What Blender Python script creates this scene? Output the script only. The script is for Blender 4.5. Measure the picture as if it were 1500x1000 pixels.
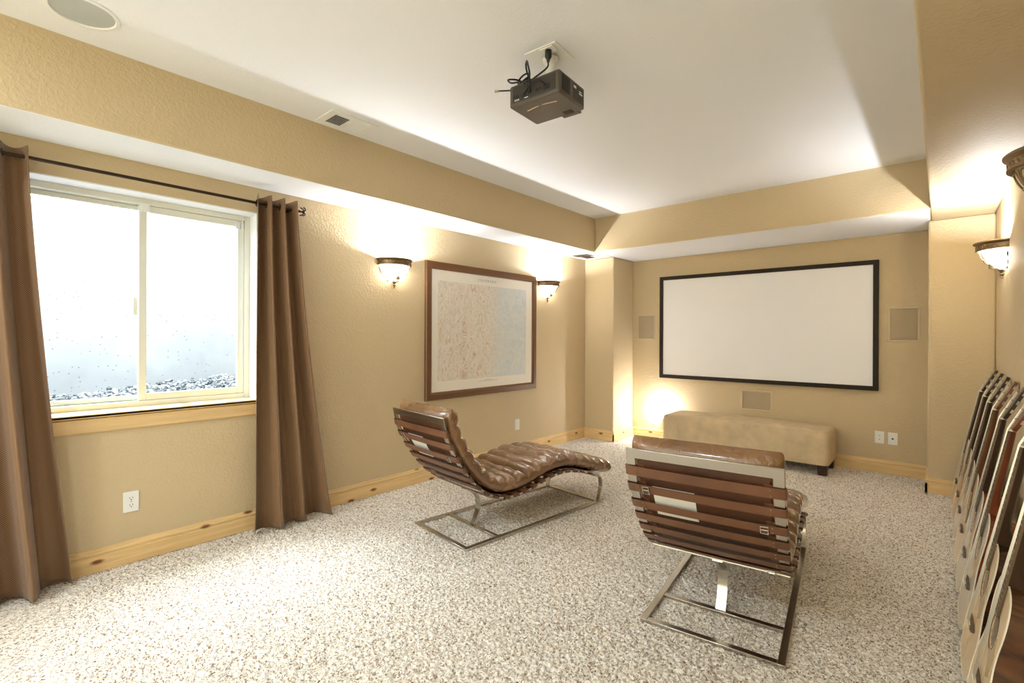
import bpy, bmesh, math, random
from mathutils import Vector, Matrix
R = math.radians
random.seed(7)
for o in list(bpy.data.objects): bpy.data.objects.remove(o)
S = bpy.context.scene
COL = S.collection

# ------------------------------------------------------------------ camera
YAW, ROLL = 41.379, 0.00440
cam_d = bpy.data.cameras.new('camera'); cam = bpy.data.objects.new('camera', cam_d); COL.objects.link(cam)
cam_d.sensor_width = 36.0; cam_d.lens = 712.93/1500*36.0; cam_d.shift_y = -7.22/1500; cam_d.clip_start = 0.02
_r = Vector((math.cos(R(YAW)), math.sin(R(YAW)), 0)); _u = Vector((0, 0, 1)); _f = Vector((-math.sin(R(YAW)), math.cos(R(YAW)), 0))
_r2 = _r*math.cos(ROLL) + _u*math.sin(ROLL); _u2 = -_r*math.sin(ROLL) + _u*math.cos(ROLL)
m = Matrix((_r2, _u2, -_f)).transposed().to_4x4(); m.translation = Vector((0, 0, 1.3))
cam.matrix_world = m
S.camera = cam
# ------------------------------------------------------------------ room numbers
ZS, ZC = 2.295, 2.688
XL, XS, XR, XW = -3.479, -3.057, -0.065, 0.327
YP, YB, YN, YPR = 5.377, 4.935, 5.893, 5.41
XP, XRP = -3.056, -0.081
YBACK = -2.6
WY0, WY1, WZ0, WZ1 = -0.02, 1.345, 0.862, 2.131     # window opening
# ------------------------------------------------------------------ world and general light
S.view_settings.view_transform = 'Standard'; S.view_settings.look = 'None'; S.view_settings.gamma = 1.0
S.view_settings.use_curve_mapping = False
S.view_settings.exposure = 1.58
W = bpy.data.worlds.new('sky'); S.world = W; W.use_nodes = True
bg = W.node_tree.nodes['Background']; bg.inputs[0].default_value = (0.82, 0.91, 1.0, 1); bg.inputs[1].default_value = 7.5

def lamp(name, kind, loc, energy, color, rot=(0, 0, 0), **kw):
    l = bpy.data.lights.new(name, kind); l.energy = energy; l.color = color
    for k, v in kw.items(): setattr(l, k, v)
    o = bpy.data.objects.new(name, l); o.location = loc; o.rotation_euler = rot; COL.objects.link(o)
    return o
# sky portal over the window well, added fill light behind the camera, added ceiling fill lamps at the rear
p = lamp('well_portal', 'AREA', (-4.3, 0.7, 2.28), 1, (1, 1, 1), shape='RECTANGLE', size=1.17, size_y=2.6); p.data.cycles.is_portal = True
lamp('rear_fill_light', 'AREA', (-1.6, YBACK + 0.06, 1.25), 60, (0.66, 0.82, 1.0), (R(90), 0, R(180)), shape='RECTANGLE', size=3.0, size_y=2.1)  # unseen fill for overall brightness; no adjoining room is built
for lx in (-2.6, -1.0):
    lamp('ceiling_fill_lamp', 'AREA', (lx, -0.9, ZC - 0.035), 9, (0.75, 0.87, 1.0), shape='DISK', size=0.14)

# soft daylight falling steeply into the window well and on to the carpet
sun_dir = Vector((0.46, 0.30, -0.84)).normalized()
sun = lamp('soft_daylight', 'SUN', (-6, -1, 6), 2.0, (0.88, 0.94, 1.0), angle=R(36)); sun.rotation_euler = sun_dir.to_track_quat('-Z', 'Y').to_euler()

# ------------------------------------------------------------------ material helpers
def lin(c):
    return tuple(((x/255)/12.92 if x/255 <= 0.04045 else ((x/255 + 0.055)/1.055)**2.4) for x in c) + (1,)
class N:
    def __init__(s, name):
        s.m = bpy.data.materials.new(name); s.m.use_nodes = True; s.t = s.m.node_tree; s.n = s.t.nodes
        s.b = s.n['Principled BSDF']
    def add(s, t, **kw):
        x = s.n.new(t)
        for k, v in kw.items():
            if k.startswith('i_'):
                key = k[2:]; key = int(key) if key.isdigit() else key.replace('_', ' ')
                x.inputs[key].default_value = v
            else: setattr(x, k, v)
        return x
    def link(s, a, ao, b, bi): s.t.links.new(a.outputs[ao], b.inputs[bi])
    def coords(s, scale=(1, 1, 1), kind='Object', rot=(0, 0, 0)):
        c = s.add('ShaderNodeTexCoord'); mp = s.add('ShaderNodeMapping'); mp.inputs['Scale'].default_value = scale
        mp.inputs['Rotation'].default_value = rot
        s.link(c, kind, mp, 'Vector'); return mp
    def ramp(s, src, out, stops, interp='LINEAR'):
        r = s.add('ShaderNodeValToRGB'); r.color_ramp.interpolation = interp
        e = r.color_ramp.elements
        while len(e) < len(stops): e.new(0.5)
        for el, (pos, col) in zip(e, stops):
            el.position = pos; el.color = col if len(col) == 4 else lin(col)
        s.link(src, out, r, 'Fac'); return r
    def bump(s, src, out, strength, dist, prev=None):
        b = s.add('ShaderNodeBump'); b.inputs['Strength'].default_value = strength; b.inputs['Distance'].default_value = dist
        s.link(src, out, b, 'Height')
        if prev: s.link(prev, 'Normal', b, 'Normal')
        return b
def setp(n, col=None, rough=0.5, metal=0.0, spec=None, **kw):
    b = n.b
    if col: b.inputs['Base Color'].default_value = lin(col)
    b.inputs['Roughness'].default_value = rough; b.inputs['Metallic'].default_value = metal
    if spec is not None: b.inputs['Specular IOR Level'].default_value = spec
    for k, v in kw.items(): b.inputs[k.replace('_', ' ')].default_value = v
def plain(name, col, rough=0.5, metal=0.0, spec=None, bump=0, bscale=200, var=0, **kw):
    n = N(name); setp(n, col, rough, metal, spec, **kw)
    mp = n.coords()
    nz = n.add('ShaderNodeTexNoise', i_Scale=float(bscale), i_Detail=3.0); n.link(mp, 'Vector', nz, 'Vector')
    if bump: n.link(n.bump(nz, 'Fac', bump, 0.002), 'Normal', n.b, 'Normal')
    if var:
        n2 = n.add('ShaderNodeTexNoise', i_Scale=9.0, i_Detail=4.0); n.link(mp, 'Vector', n2, 'Vector')
        a = tuple(max(0, int(c*(1 - var))) for c in col); b2 = tuple(min(255, int(c*(1 + var))) for c in col)
        n.link(n.ramp(n2, 'Fac', [(0.3, a), (0.7, b2)]), 'Color', n.b, 'Base Color')
    return n.m
def paint(name, col, strength, rough=0.6):
    n = N(name); setp(n, col, rough, spec=0.3)
    mp = n.coords()
    v = n.add('ShaderNodeTexNoise', i_Scale=62.0, i_Detail=2.5, i_Roughness=0.55); n.link(mp, 'Vector', v, 'Vector')
    r = n.ramp(v, 'Fac', [(0.42, (0, 0, 0, 1)), (0.62, (1, 1, 1, 1))])
    n.link(n.bump(r, 'Color', strength, 0.003), 'Normal', n.b, 'Normal')
    return n.m
def wood(name, base, dark, scale=(1, 1, 1), knots=True, rough=0.4, grain=1.0, coat=0.0):
    """grain runs along the object's local Y axis"""
    n = N(name); setp(n, base, rough, spec=0.45); n.b.inputs['Coat Weight'].default_value = coat
    mp = n.coords((14*scale[0], 0.9*scale[1], 14*scale[2]))
    w = n.add('ShaderNodeTexNoise', i_Scale=3.0, i_Detail=6.0, i_Distortion=0.6); n.link(mp, 'Vector', w, 'Vector')
    mid = tuple(int(a*0.55 + b*0.45) for a, b in zip(base, dark))
    rp = n.ramp(w, 'Fac', [(0.30, tuple(int(a*0.8+b*0.2) for a, b in zip(base, mid))), (0.52, base), (0.75, tuple(min(255, int(a*1.06)) for a in base))])
    out = rp
    if knots:
        mk = n.coords((1.0, 3.0, 7.0)); sx_ = n.add('ShaderNodeSeparateXYZ'); n.link(mk, 'Vector', sx_, 'Vector')
        cb = n.add('ShaderNodeCombineXYZ'); n.link(sx_, 'Y', cb, 'X'); n.link(sx_, 'Z', cb, 'Y')
        vo = n.add('ShaderNodeTexVoronoi', voronoi_dimensions='2D', i_Scale=1.0, i_Randomness=0.9); n.link(cb, 'Vector', vo, 'Vector')
        d = n.ramp(vo, 'Distance', [(0.05, (1, 1, 1, 1)), (0.075, (0.55, 0.55, 0.55, 1)), (0.115, (0, 0, 0, 1))])
        pick = n.add('ShaderNodeSeparateColor'); n.link(vo, 'Color', pick, 'Color')
        gt = n.add('ShaderNodeMath', operation='GREATER_THAN'); gt.inputs[1].default_value = 0.32; n.link(pick, 'Red', gt, 0)
        mu = n.add('ShaderNodeMath', operation='MULTIPLY'); n.link(d, 'Color', mu, 0); n.link(gt, 'Value', mu, 1)
        mx = n.add('ShaderNodeMix', data_type='RGBA'); n.link(mu, 'Value', mx, 0); n.link(rp, 'Color', mx, 6); mx.inputs[7].default_value = lin(dark)
        n.link(mx, 2, n.b, 'Base Color')
    else:
        n.link(rp, 'Color', n.b, 'Base Color')
    n.link(n.bump(w, 'Fac', 0.15, 0.002), 'Normal', n.b, 'Normal')
    return n.m
def metal(name, col, rough, aniso=0.0):
    n = N(name); setp(n, col, rough, 1.0)
    mp = n.coords((3, 3, 60)); nz = n.add('ShaderNodeTexNoise', i_Scale=6.0, i_Detail=4.0); n.link(mp, 'Vector', nz, 'Vector')
    r = n.add('ShaderNodeMapRange'); r.inputs['To Min'].default_value = rough*0.7; r.inputs['To Max'].default_value = rough*1.4
    n.link(nz, 'Fac', r, 'Value'); n.link(r, 'Result', n.b, 'Roughness'); return n.m
def leather(name, a, b, rough=0.33, wr=0.5, coat=0.0):
    n = N(name); setp(n, a, rough, spec=0.6)
    mp = n.coords()
    n1 = n.add('ShaderNodeTexNoise', i_Scale=3.5, i_Detail=3.0, i_Roughness=0.5); n.link(mp, 'Vector', n1, 'Vector')
    n.link(n.ramp(n1, 'Fac', [(0.3, a), (0.7, b)]), 'Color', n.b, 'Base Color')
    n.b.inputs['Coat Weight'].default_value = coat; n.b.inputs['Coat Roughness'].default_value = 0.14
    n2 = n.add('ShaderNodeTexNoise', i_Scale=16.0, i_Detail=3.0, i_Distortion=2.4); n.link(mp, 'Vector', n2, 'Vector')
    n3 = n.add('ShaderNodeTexVoronoi', i_Scale=420.0); n.link(mp, 'Vector', n3, 'Vector')
    b1 = n.bump(n2, 'Fac', wr, 0.012); b2 = n.bump(n3, 'Distance', 0.12, 0.0012, b1); n.link(b2, 'Normal', n.b, 'Normal')
    mr = n.add('ShaderNodeMapRange'); mr.inputs['To Min'].default_value = rough - 0.08; mr.inputs['To Max'].default_value = rough + 0.18
    n.link(n1, 'Fac', mr, 'Value'); n.link(mr, 'Result', n.b, 'Roughness')
    return n.m

WALLC = (206, 186, 150)
M = {}
M['wall'] = paint('beige_orange_peel_paint', WALLC, 0.36)
M['white'] = paint('white_ceiling_paint', (238, 239, 242), 0.12, 0.7)
M['pine'] = wood('knotty_pine', (228, 196, 142), (128, 76, 38), (1, 1, 1), True, 0.35)
M['vinyl'] = plain('almond_vinyl', (226, 226, 214), 0.35)
M['plastic'] = plain('white_plastic', (238, 238, 236), 0.35)
M['slot'] = plain('dark_slot', (40, 38, 36), 0.6)
M['steel'] = metal('brushed_steel', (205, 200, 190), 0.22)
M['chrome'] = metal('chrome', (215, 212, 205), 0.12)
M['leather'] = leather('brown_leather', (112, 77, 46), (146, 106, 66), 0.22, 0.6, 1.0)
M['strap'] = leather('saddle_leather', (92, 58, 36), (122, 80, 52), 0.40, 0.15)
M['back_leather'] = leather('dark_brown_leather_panel', (66, 38, 22), (92, 56, 34), 0.45, 0.2)
M['paper'] = plain('white_paper_label', (236, 236, 232), 0.7)
M['suede'] = plain('tan_suede', (208, 187, 152), 0.85, bump=0.2, bscale=260, var=0.05)
M['darkwood'] = wood('espresso_wood', (62, 42, 30), (30, 20, 14), (1, 1, 1), False, 0.4)
M['screenframe'] = plain('dark_velvet_frame', (44, 36, 26), 0.85)
M['screen'] = plain('matte_white_screen', (247, 247, 250), 0.8)
M['grille'] = plain('painted_speaker_grille', (178, 160, 130), 0.6, bump=0.6, bscale=700)
M['grilleframe'] = plain('painted_grille_frame', (208, 192, 164), 0.5)
M['projector'] = plain('grey_projector_plastic', (84, 76, 66), 0.38, bump=0.05, bscale=900)
M['projdark'] = plain('dark_projector_panel', (52, 47, 42), 0.5)
M['black'] = plain('black_rubber', (22, 21, 20), 0.45)
M['blackgloss'] = plain('black_gloss', (12, 12, 12), 0.15)
M['rod'] = metal('dark_bronze_rod', (70, 58, 48), 0.3)
M['bronze'] = metal('antique_bronze', (150, 128, 98), 0.40)
M['bone'] = plain('bone', (238, 230, 212), 0.4)
M['mapframe'] = wood('walnut_picture_frame', (108, 72, 42), (66, 42, 24), (1, 1, 1), False, 0.32)
M['dark_hole'] = plain('dark_cavity', (70, 46, 26), 0.9)

# carpet
n = N('speckled_carpet'); setp(n, (200, 182, 158), 0.95, spec=0.1)
mp = n.coords()
wn = n.add('ShaderNodeTexNoise', i_Scale=60.0, i_Detail=2.0); n.link(mp, 'Vector', wn, 'Vector')
mxv = n.add('ShaderNodeMix', data_type='RGBA'); mxv.inputs[0].default_value = 0.02; n.link(mp, 'Vector', mxv, 6); n.link(wn, 'Color', mxv, 7)
vo = n.add('ShaderNodeTexVoronoi', i_Scale=175.0, i_Randomness=1.0); n.link(mxv, 2, vo, 'Vector')
sp = n.add('ShaderNodeSeparateColor'); n.link(vo, 'Color', sp, 'Color')
cr = n.ramp(sp, 'Red', [(0.0, (122, 98, 76)), (0.12, (168, 145, 122)), (0.30, (214, 201, 184)), (0.6, (234, 227, 215)), (1.0, (246, 242, 234))])
n.link(cr, 'Color', n.b, 'Base Color')
nz = n.add('ShaderNodeTexNoise', i_Scale=230.0, i_Detail=3.0); n.link(mp, 'Vector', nz, 'Vector')
big = n.add('ShaderNodeTexNoise', i_Scale=7.0, i_Detail=3.0); n.link(mp, 'Vector', big, 'Vector')
b2 = n.bump(nz, 'Fac', 0.5, 0.003)
n.link(b2, 'Normal', n.b, 'Normal'); n.b.inputs['Sheen Weight'].default_value = 0.15
M['carpet'] = n.m
# curtain check cloth, by UV in metres
n = N('brown_check_cloth'); setp(n, (120, 86, 56), 0.55, spec=0.35)
uvn = n.add('ShaderNodeTexCoord'); mp = n.add('ShaderNodeMapping'); mp.inputs['Scale'].default_value = (1, 1, 1); n.link(uvn, 'UV', mp, 'Vector')
ck = n.add('ShaderNodeTexChecker', i_Scale=210.0); n.link(mp, 'Vector', ck, 'Vector')
ck.inputs['Color1'].default_value = lin((150, 116, 82)); ck.inputs['Color2'].default_value = lin((92, 66, 44))
n.link(ck, 'Color', n.b, 'Base Color')
nz = n.add('ShaderNodeTexNoise', i_Scale=18.0, i_Detail=3.0, i_Distortion=0.5); n.link(mp, 'Vector', nz, 'Vector')
n.link(n.bump(nz, 'Fac', 0.25, 0.01), 'Normal', n.b, 'Normal'); n.b.inputs['Sheen Weight'].default_value = 0.2
M['curtain'] = n.m
# glass pane (thin)
n = N('window_glass'); n.n.remove(n.b)
tr = n.add('ShaderNodeBsdfTransparent'); tr.inputs[0].default_value = (0.93, 0.96, 0.96, 1)
gl = n.add('ShaderNodeBsdfGlossy'); gl.inputs['Roughness'].default_value = 0.02
fr = n.add('ShaderNodeFresnel'); fr.inputs[0].default_value = 1.45
gb = n.add('ShaderNodeNewGeometry'); inv = n.add('ShaderNodeMath', operation='SUBTRACT'); inv.inputs[0].default_value = 1; n.link(gb, 'Backfacing', inv, 1)
fm = n.add('ShaderNodeMath', operation='MULTIPLY'); n.link(fr, 'Fac', fm, 0); n.link(inv, 'Value', fm, 1)
ms = n.add('ShaderNodeMixShader'); n.link(fm, 'Value', ms, 0); n.link(tr, 0, ms, 1); n.link(gl, 0, ms, 2)
n.link(ms, 0, n.n['Material Output'], 'Surface'); M['glass'] = n.m
# concrete and gravel of the well
n = N('pale_concrete'); setp(n, (214, 214, 214), 0.9)
mp = n.coords(); a = n.add('ShaderNodeTexNoise', i_Scale=3.0, i_Detail=5.0); n.link(mp, 'Vector', a, 'Vector')
v = n.add('ShaderNodeTexVoronoi', i_Scale=26.0); n.link(mp, 'Vector', v, 'Vector')
c1 = n.ramp(a, 'Fac', [(0.3, (142, 144, 148)), (0.7, (158, 160, 164))]); c2 = n.ramp(v, 'Distance', [(0.08, (150, 152, 156)), (0.13, (255, 255, 255))])
mx = n.add('ShaderNodeMix', data_type='RGBA', blend_type='MULTIPLY'); mx.inputs[0].default_value = 1; n.link(c1, 'Color', mx, 6); n.link(c2, 'Color', mx, 7)
n.link(mx, 2, n.b, 'Base Color'); M['concrete'] = n.m
n = N('grey_gravel'); setp(n, (150, 150, 150), 0.9)
mp = n.coords(); v = n.add('ShaderNodeTexVoronoi', i_Scale=30.0); n.link(mp, 'Vector', v, 'Vector')
s_ = n.add('ShaderNodeSeparateColor'); n.link(v, 'Color', s_, 'Color')
n.link(n.ramp(s_, 'Red', [(0, (52, 58, 64)), (0.5, (110, 113, 115)), (1, (200, 200, 200))]), 'Color', n.b, 'Base Color'); M['gravel'] = n.m
# lit sconce glass and unlit sconce glass
def glow(name, col, strength):
    n = N(name); setp(n, (240, 228, 205), 0.35); n.b.inputs['Emission Color'].default_value = col; n.b.inputs['Emission Strength'].default_value = strength
    mp = n.coords(); z = n.add('ShaderNodeTexNoise', i_Scale=30.0, i_Detail=4.0); n.link(mp, 'Vector', z, 'Vector'); n.link(n.bump(z, 'Fac', 0.2, 0.002), 'Normal', n.b, 'Normal')
    return n.m
M['litglass'] = glow('lit_alabaster_glass', (1.0, 0.94, 0.84, 1), 8.0)
M['offglass'] = plain('unlit_alabaster_glass', (214, 192, 160), 0.3, var=0.06)
M['nightglass'] = glow('lit_frosted_glass', (1.0, 0.93, 0.82, 1), 14.0)
# printed relief map: rugged tan on the left, pale blue plains on the right
n = N('relief_map_print'); setp(n, (225, 215, 200), 0.5)
mp = n.coords((1, 1, 1), 'Generated')
se = n.add('ShaderNodeSeparateXYZ'); n.link(mp, 'Vector', se, 'Vector')
r1 = n.add('ShaderNodeTexNoise', i_Scale=15.0, i_Detail=7.0, i_Roughness=0.65, i_Distortion=1.4); n.link(mp, 'Vector', r1, 'Vector')
r1.inputs['Scale'].default_value = 11.0
mp2 = n.coords((1, 3.0, 1.3), 'Generated', (0, 0, 0))
r2 = n.add('ShaderNodeTexNoise', i_Scale=7.0, i_Detail=9.0, i_Roughness=0.72, i_Distortion=1.2); n.link(mp2, 'Vector', r2, 'Vector')
mount = n.ramp(r2, 'Fac', [(0.30, (190, 160, 134)), (0.42, (210, 192, 170)), (0.49, (236, 230, 220)), (0.54, (218, 204, 188)), (0.62, (212, 208, 198)), (0.72, (196, 204, 206))])
plainc = n.ramp(r1, 'Fac', [(0.3, (196, 206, 210)), (0.5, (212, 215, 213)), (0.7, (224, 222, 214))])
ad = n.add('ShaderNodeMath', operation='MULTIPLY_ADD'); ad.inputs[1].default_value = 0.35; n.link(r1, 'Fac', ad, 0); n.link(se, 'Y', ad, 2)
edge = n.ramp(ad, 'Value', [(0.70, (0, 0, 0, 1)), (0.86, (1, 1, 1, 1))])
mx = n.add('ShaderNodeMix', data_type='RGBA'); n.link(edge, 'Color', mx, 0); n.link(mount, 'Color', mx, 6); n.link(plainc, 'Color', mx, 7)
n.link(mx, 2, n.b, 'Base Color'); M['map'] = n.m
M['mapmargin'] = plain('cream_map_margin', (236, 230, 218), 0.5)
M['ink'] = plain('grey_ink', (150, 144, 134), 0.6)

# ------------------------------------------------------------------ geometry helpers
def link(name, me, mats, parent=None):
    o = bpy.data.objects.new(name, me); COL.objects.link(o)
    if mats is not None:
        for x in (mats if isinstance(mats, (list, tuple)) else [mats]): me.materials.append(M[x] if isinstance(x, str) else x)
    if parent: o.parent = parent
    return o
def build(name, bm, mats, parent=None, smooth=False, bevel=0, seg=2, sharp=35):
    bmesh.ops.recalc_face_normals(bm, faces=bm.faces)
    me = bpy.data.meshes.new(name); bm.to_mesh(me); bm.free()
    o = link(name, me, mats, parent)
    if bevel:
        b = o.modifiers.new('bevel', 'BEVEL'); b.width = bevel; b.segments = seg; b.limit_method = 'ANGLE'; b.angle_limit = R(40)
        smooth = True
    if smooth:
        me.polygons.foreach_set('use_smooth', [True]*len(me.polygons))
        try: me.set_sharp_from_angle(angle=R(sharp))
        except Exception: pass
    return o
def box(bm, x0, x1, y0, y1, z0, z1, mi=0):
    vs = [bm.verts.new(c) for c in ((x0,y0,z0),(x1,y0,z0),(x1,y1,z0),(x0,y1,z0),(x0,y0,z1),(x1,y0,z1),(x1,y1,z1),(x0,y1,z1))]
    for f in ((0,3,2,1),(4,5,6,7),(0,1,5,4),(1,2,6,5),(2,3,7,6),(3,0,4,7)):
        fc = bm.faces.new([vs[i] for i in f]); fc.material_index = mi
    return vs
def obox(bm, mat, sx, sy, sz, mi=0):
    vs = box(bm, -sx/2, sx/2, -sy/2, sy/2, -sz/2, sz/2, mi)
    for v in vs: v.co = mat @ v.co
def prism(bm, pts, axis, a, b, mi=0):
    """extrude a closed 2-D polygon along an axis; pts are the two other coordinates in order"""
    def P(u, v, w): return {'x': (w, u, v), 'y': (u, w, v), 'z': (u, v, w)}[axis]
    A = [bm.verts.new(P(u, v, a)) for u, v in pts]; B = [bm.verts.new(P(u, v, b)) for u, v in pts]
    n_ = len(pts)
    for i in range(n_):
        f = bm.faces.new((A[i], A[(i+1) % n_], B[(i+1) % n_], B[i])); f.material_index = mi
    for q in (A[::-1], B):
        f = bm.faces.new(q); f.material_index = mi
def sweep(bm, pts, ring, closed=False, caps=True, up=None, mi=0):
    """sweep a ring (list of (a,b)) along points; a goes along the binormal, b along the normal"""
    pts = [Vector(p) for p in pts]; n_ = len(pts); rows = []
    prevN = Vector(up) if up else None
    for i, p in enumerate(pts):
        t = (pts[(i+1) % n_ if closed else min(i+1, n_-1)] - pts[(i-1) % n_ if closed else max(i-1, 0)]).normalized()
        if prevN is None:
            prevN = Vector((0, 0, 1)) if abs(t.z) < 0.9 else Vector((1, 0, 0))
        Nn = (prevN - t*prevN.dot(t)).normalized(); B = t.cross(Nn); 
        if not up: prevN = Nn
        rows.append([bm.verts.new(p + B*a + Nn*b) for a, b in ring])
    k = len(ring)
    for i in range(n_ if closed else n_-1):
        A, C = rows[i], rows[(i+1) % n_]
        for j in range(k):
            f = bm.faces.new((A[j], A[(j+1) % k], C[(j+1) % k], C[j])); f.material_index = mi
    if caps and not closed:
        bm.faces.new(rows[0][::-1]).material_index = mi; bm.faces.new(rows[-1]).material_index = mi
def circ(r, k=10): return [(r*math.cos(2*math.pi*i/k), r*math.sin(2*math.pi*i/k)) for i in range(k)]
def tube(bm, pts, r, k=8, closed=False, mi=0): sweep(bm, pts, circ(r, k), closed, mi=mi)
def flat(w, t): return [(-w/2, -t/2), (w/2, -t/2), (w/2, t/2), (-w/2, t/2)]
def lathe(bm, prof, c=(0, 0, 0), seg=24, a0=0, a1=2*math.pi, mi=0):
    full = abs(a1 - a0 - 2*math.pi) < 1e-6; cnt = seg if full else seg + 1; rows = []
    for r, z in prof:
        if r < 1e-6 and full: rows.append([bm.verts.new((c[0], c[1], c[2]+z))]*cnt); continue
        rows.append([bm.verts.new((c[0] + r*math.cos(a0 + (a1-a0)*i/seg), c[1] + r*math.sin(a0 + (a1-a0)*i/seg), c[2] + z)) for i in range(cnt)])
    for A, B in zip(rows, rows[1:]):
        for i in range(seg):
            q = [A[i], A[(i+1) % cnt], B[(i+1) % cnt], B[i]]; u = []
            for v_ in q:
                if v_ not in u: u.append(v_)
            if len(u) >= 3:
                try: bm.faces.new(u).material_index = mi
                except ValueError: pass
def spline(P, per=8):
    """Catmull-Rom through points (tuples of any length)"""
    out = []; P = [Vector(p) for p in P]; n_ = len(P)
    for i in range(n_-1):
        p0, p1, p2, p3 = P[max(i-1, 0)], P[i], P[i+1], P[min(i+2, n_-1)]
        for j in range(per):
            t = j/per; out.append(0.5*((2*p1) + (p2-p0)*t + (2*p0-5*p1+4*p2-p3)*t*t + (3*p1-p0-3*p2+p3)*t**3))
    out.append(P[-1].copy()); return out
def resample(pts, step):
    d = [0]
    for a, b in zip(pts, pts[1:]): d.append(d[-1] + (b-a).length)
    L = d[-1]; k = max(2, round(L/step)); out = []; j = 0
    for i in range(k+1):
        s_ = L*i/k
        while j < len(d)-2 and d[j+1] < s_: j += 1
        t = (s_-d[j])/max(1e-9, d[j+1]-d[j]); out.append(pts[j].lerp(pts[j+1], t))
    return out, L
def tag(o, label=None, cat=None, group=None, kind=None):
    for k, v in (('label', label), ('category', cat), ('group', group), ('kind', kind)):
        if v: o[k] = v
    return o
def empty(name, loc, rz=0, **kw):
    o = bpy.data.objects.new(name, None); o.location = loc; o.rotation_euler = (0, 0, rz); o.empty_display_size = 0.1; COL.objects.link(o)
    return tag(o, **kw)
def struct(name, bm, mats, parent=None, **kw):
    o = build(name, bm, mats, parent, **kw)
    if not parent: o['kind'] = 'structure'
    return o

# ------------------------------------------------------------------ the room
import numpy as np
def carpet_floor():
    """floor slab whose top is a tufted pile, 5 mm grid, up to 11 mm deep between the tufts"""
    rng = np.random.default_rng(11); st = 0.005; y0 = 0.3
    nx = int(round((XW+0.02 - (XL-0.02))/st)) + 1; ny = int(round((YN+0.02 - y0)/st)) + 1
    def up(a, k):      # bilinear upsample of a coarse random grid
        gx = np.arange(nx)/k; gy = np.arange(ny)/k; ix = gx.astype(int); iy = gy.astype(int); fx = (gx-ix)[None, :]; fy = (gy-iy)[:, None]
        A = a[iy][:, ix]; B = a[iy][:, ix+1]; Cc = a[iy+1][:, ix]; D = a[iy+1][:, ix+1]
        return (A*(1-fx)+B*fx)*(1-fy) + (Cc*(1-fx)+D*fx)*fy
    h = 0.55*up(rng.random((ny//2+3, nx//2+3)), 2.0) + 0.25*rng.random((ny, nx)) + 0.20*up(rng.random((ny//12+3, nx//12+3)), 12.0)
    h = np.clip((h-0.22)/0.5, 0, 1); Z = -0.011*(1-h)
    jx = (rng.random((ny, nx))-0.5)*st*0.6; jy = (rng.random((ny, nx))-0.5)*st*0.6
    X = (XL-0.02 + np.arange(nx)*st)[None, :] + jx; Y = (y0 + np.arange(ny)*st)[:, None] + jy
    co = np.stack([X, Y, Z], -1).reshape(-1, 3)
    i = (np.arange(ny-1)[:, None]*nx + np.arange(nx-1)[None, :]).ravel()
    f = np.stack([i, i+1, i+1+nx, i+nx], -1)
    base = len(co)
    xa, xb, ya, yb_, zb = XL-0.2, XW+0.2, YBACK-0.2, YN+0.2, -0.12
    ex = np.array([[xa, ya, zb], [xb, ya, zb], [xb, yb_, zb], [xa, yb_, zb], [xa, ya, -0.004], [xb, ya, -0.004], [xb, y0+0.004, -0.004], [xa, y0+0.004, -0.004]])
    ef = np.array([[0, 3, 2, 1], [4, 5, 6, 7], [0, 1, 5, 4]]) + base
    co = np.concatenate([co, ex]); f = np.concatenate([f, ef]).astype(np.int32)
    me = bpy.data.meshes.new('floor'); me.vertices.add(len(co)); me.vertices.foreach_set('co', co.astype(np.float32).ravel())
    me.loops.add(f.size); me.loops.foreach_set('vertex_index', f.ravel()); me.polygons.add(len(f))
    me.polygons.foreach_set('loop_start', np.arange(len(f), dtype=np.int32)*4)
    me.update(calc_edges=True); me.polygons.foreach_set('use_smooth', np.ones(len(f), dtype=bool))
    o = link('floor', me, 'carpet'); o['kind'] = 'structure'
carpet_floor()
bm = bmesh.new(); box(bm, XL-0.2, XW+0.2, YBACK-0.2, YN+0.2, ZC, ZC+0.12); struct('ceiling', bm, 'white')
# left wall with the window opening (0.24 thick)
bm = bmesh.new(); T = XL-0.24
box(bm, T, XL, YBACK-0.2, WY0, 0, ZC); box(bm, T, XL, WY1, YN+0.2, 0, ZC); box(bm, T, XL, WY0, WY1, 0, WZ0); box(bm, T, XL, WY0, WY1, WZ1, ZC)
bmesh.ops.remove_doubles(bm, verts=bm.verts, dist=1e-5)
inner = [f for f in bm.faces if all(T+1e-4 < v.co.x < XL-1e-4 for v in f.verts)]
struct('wall_left', bm, 'wall')
# painted white return around the window opening
bm = bmesh.new()
box(bm, T, XL-0.004, WY0, WY1, WZ1-0.006, WZ1); box(bm, T, XL-0.004, WY1-0.006, WY1, WZ0, WZ1); box(bm, T, XL-0.004, WY0, WY0+0.006, WZ0, WZ1)
struct('trim_1', bm, 'white')
bm = bmesh.new(); box(bm, XW, XW+0.2, YBACK-0.2, YN+0.2, 0, ZC); struct('wall_right', bm, 'wall')
bm = bmesh.new(); box(bm, XL, XW, YN, YN+0.2, 0, ZC); struct('wall_front', bm, 'wall')
bm = bmesh.new(); box(bm, XL, XW, YBACK-0.2, YBACK, 0, ZC); struct('wall_rear', bm, 'wall')
bm = bmesh.new(); box(bm, XL, XP, YP, YN, 0, ZS); struct('wall_front_left', bm, 'wall', bevel=0.014, seg=3)
bm = bmesh.new(); box(bm, XRP, XW, YPR, YN, 0, ZS); struct('wall_front_right', bm, 'wall', bevel=0.014, seg=3)
def soffit(name, x0, x1, y0, y1, under):
    bm = bmesh.new(); box(bm, x0, x1, y0, y1, ZS, ZC+0.05)
    for f in bm.faces:
        if f.calc_center_median().z < ZS + 1e-4: f.material_index = 1
    return struct(name, bm, ['wall', under], bevel=0.012, seg=3)
soffit('ceiling_left', XL, XS, YBACK, YN, 'white')
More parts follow.
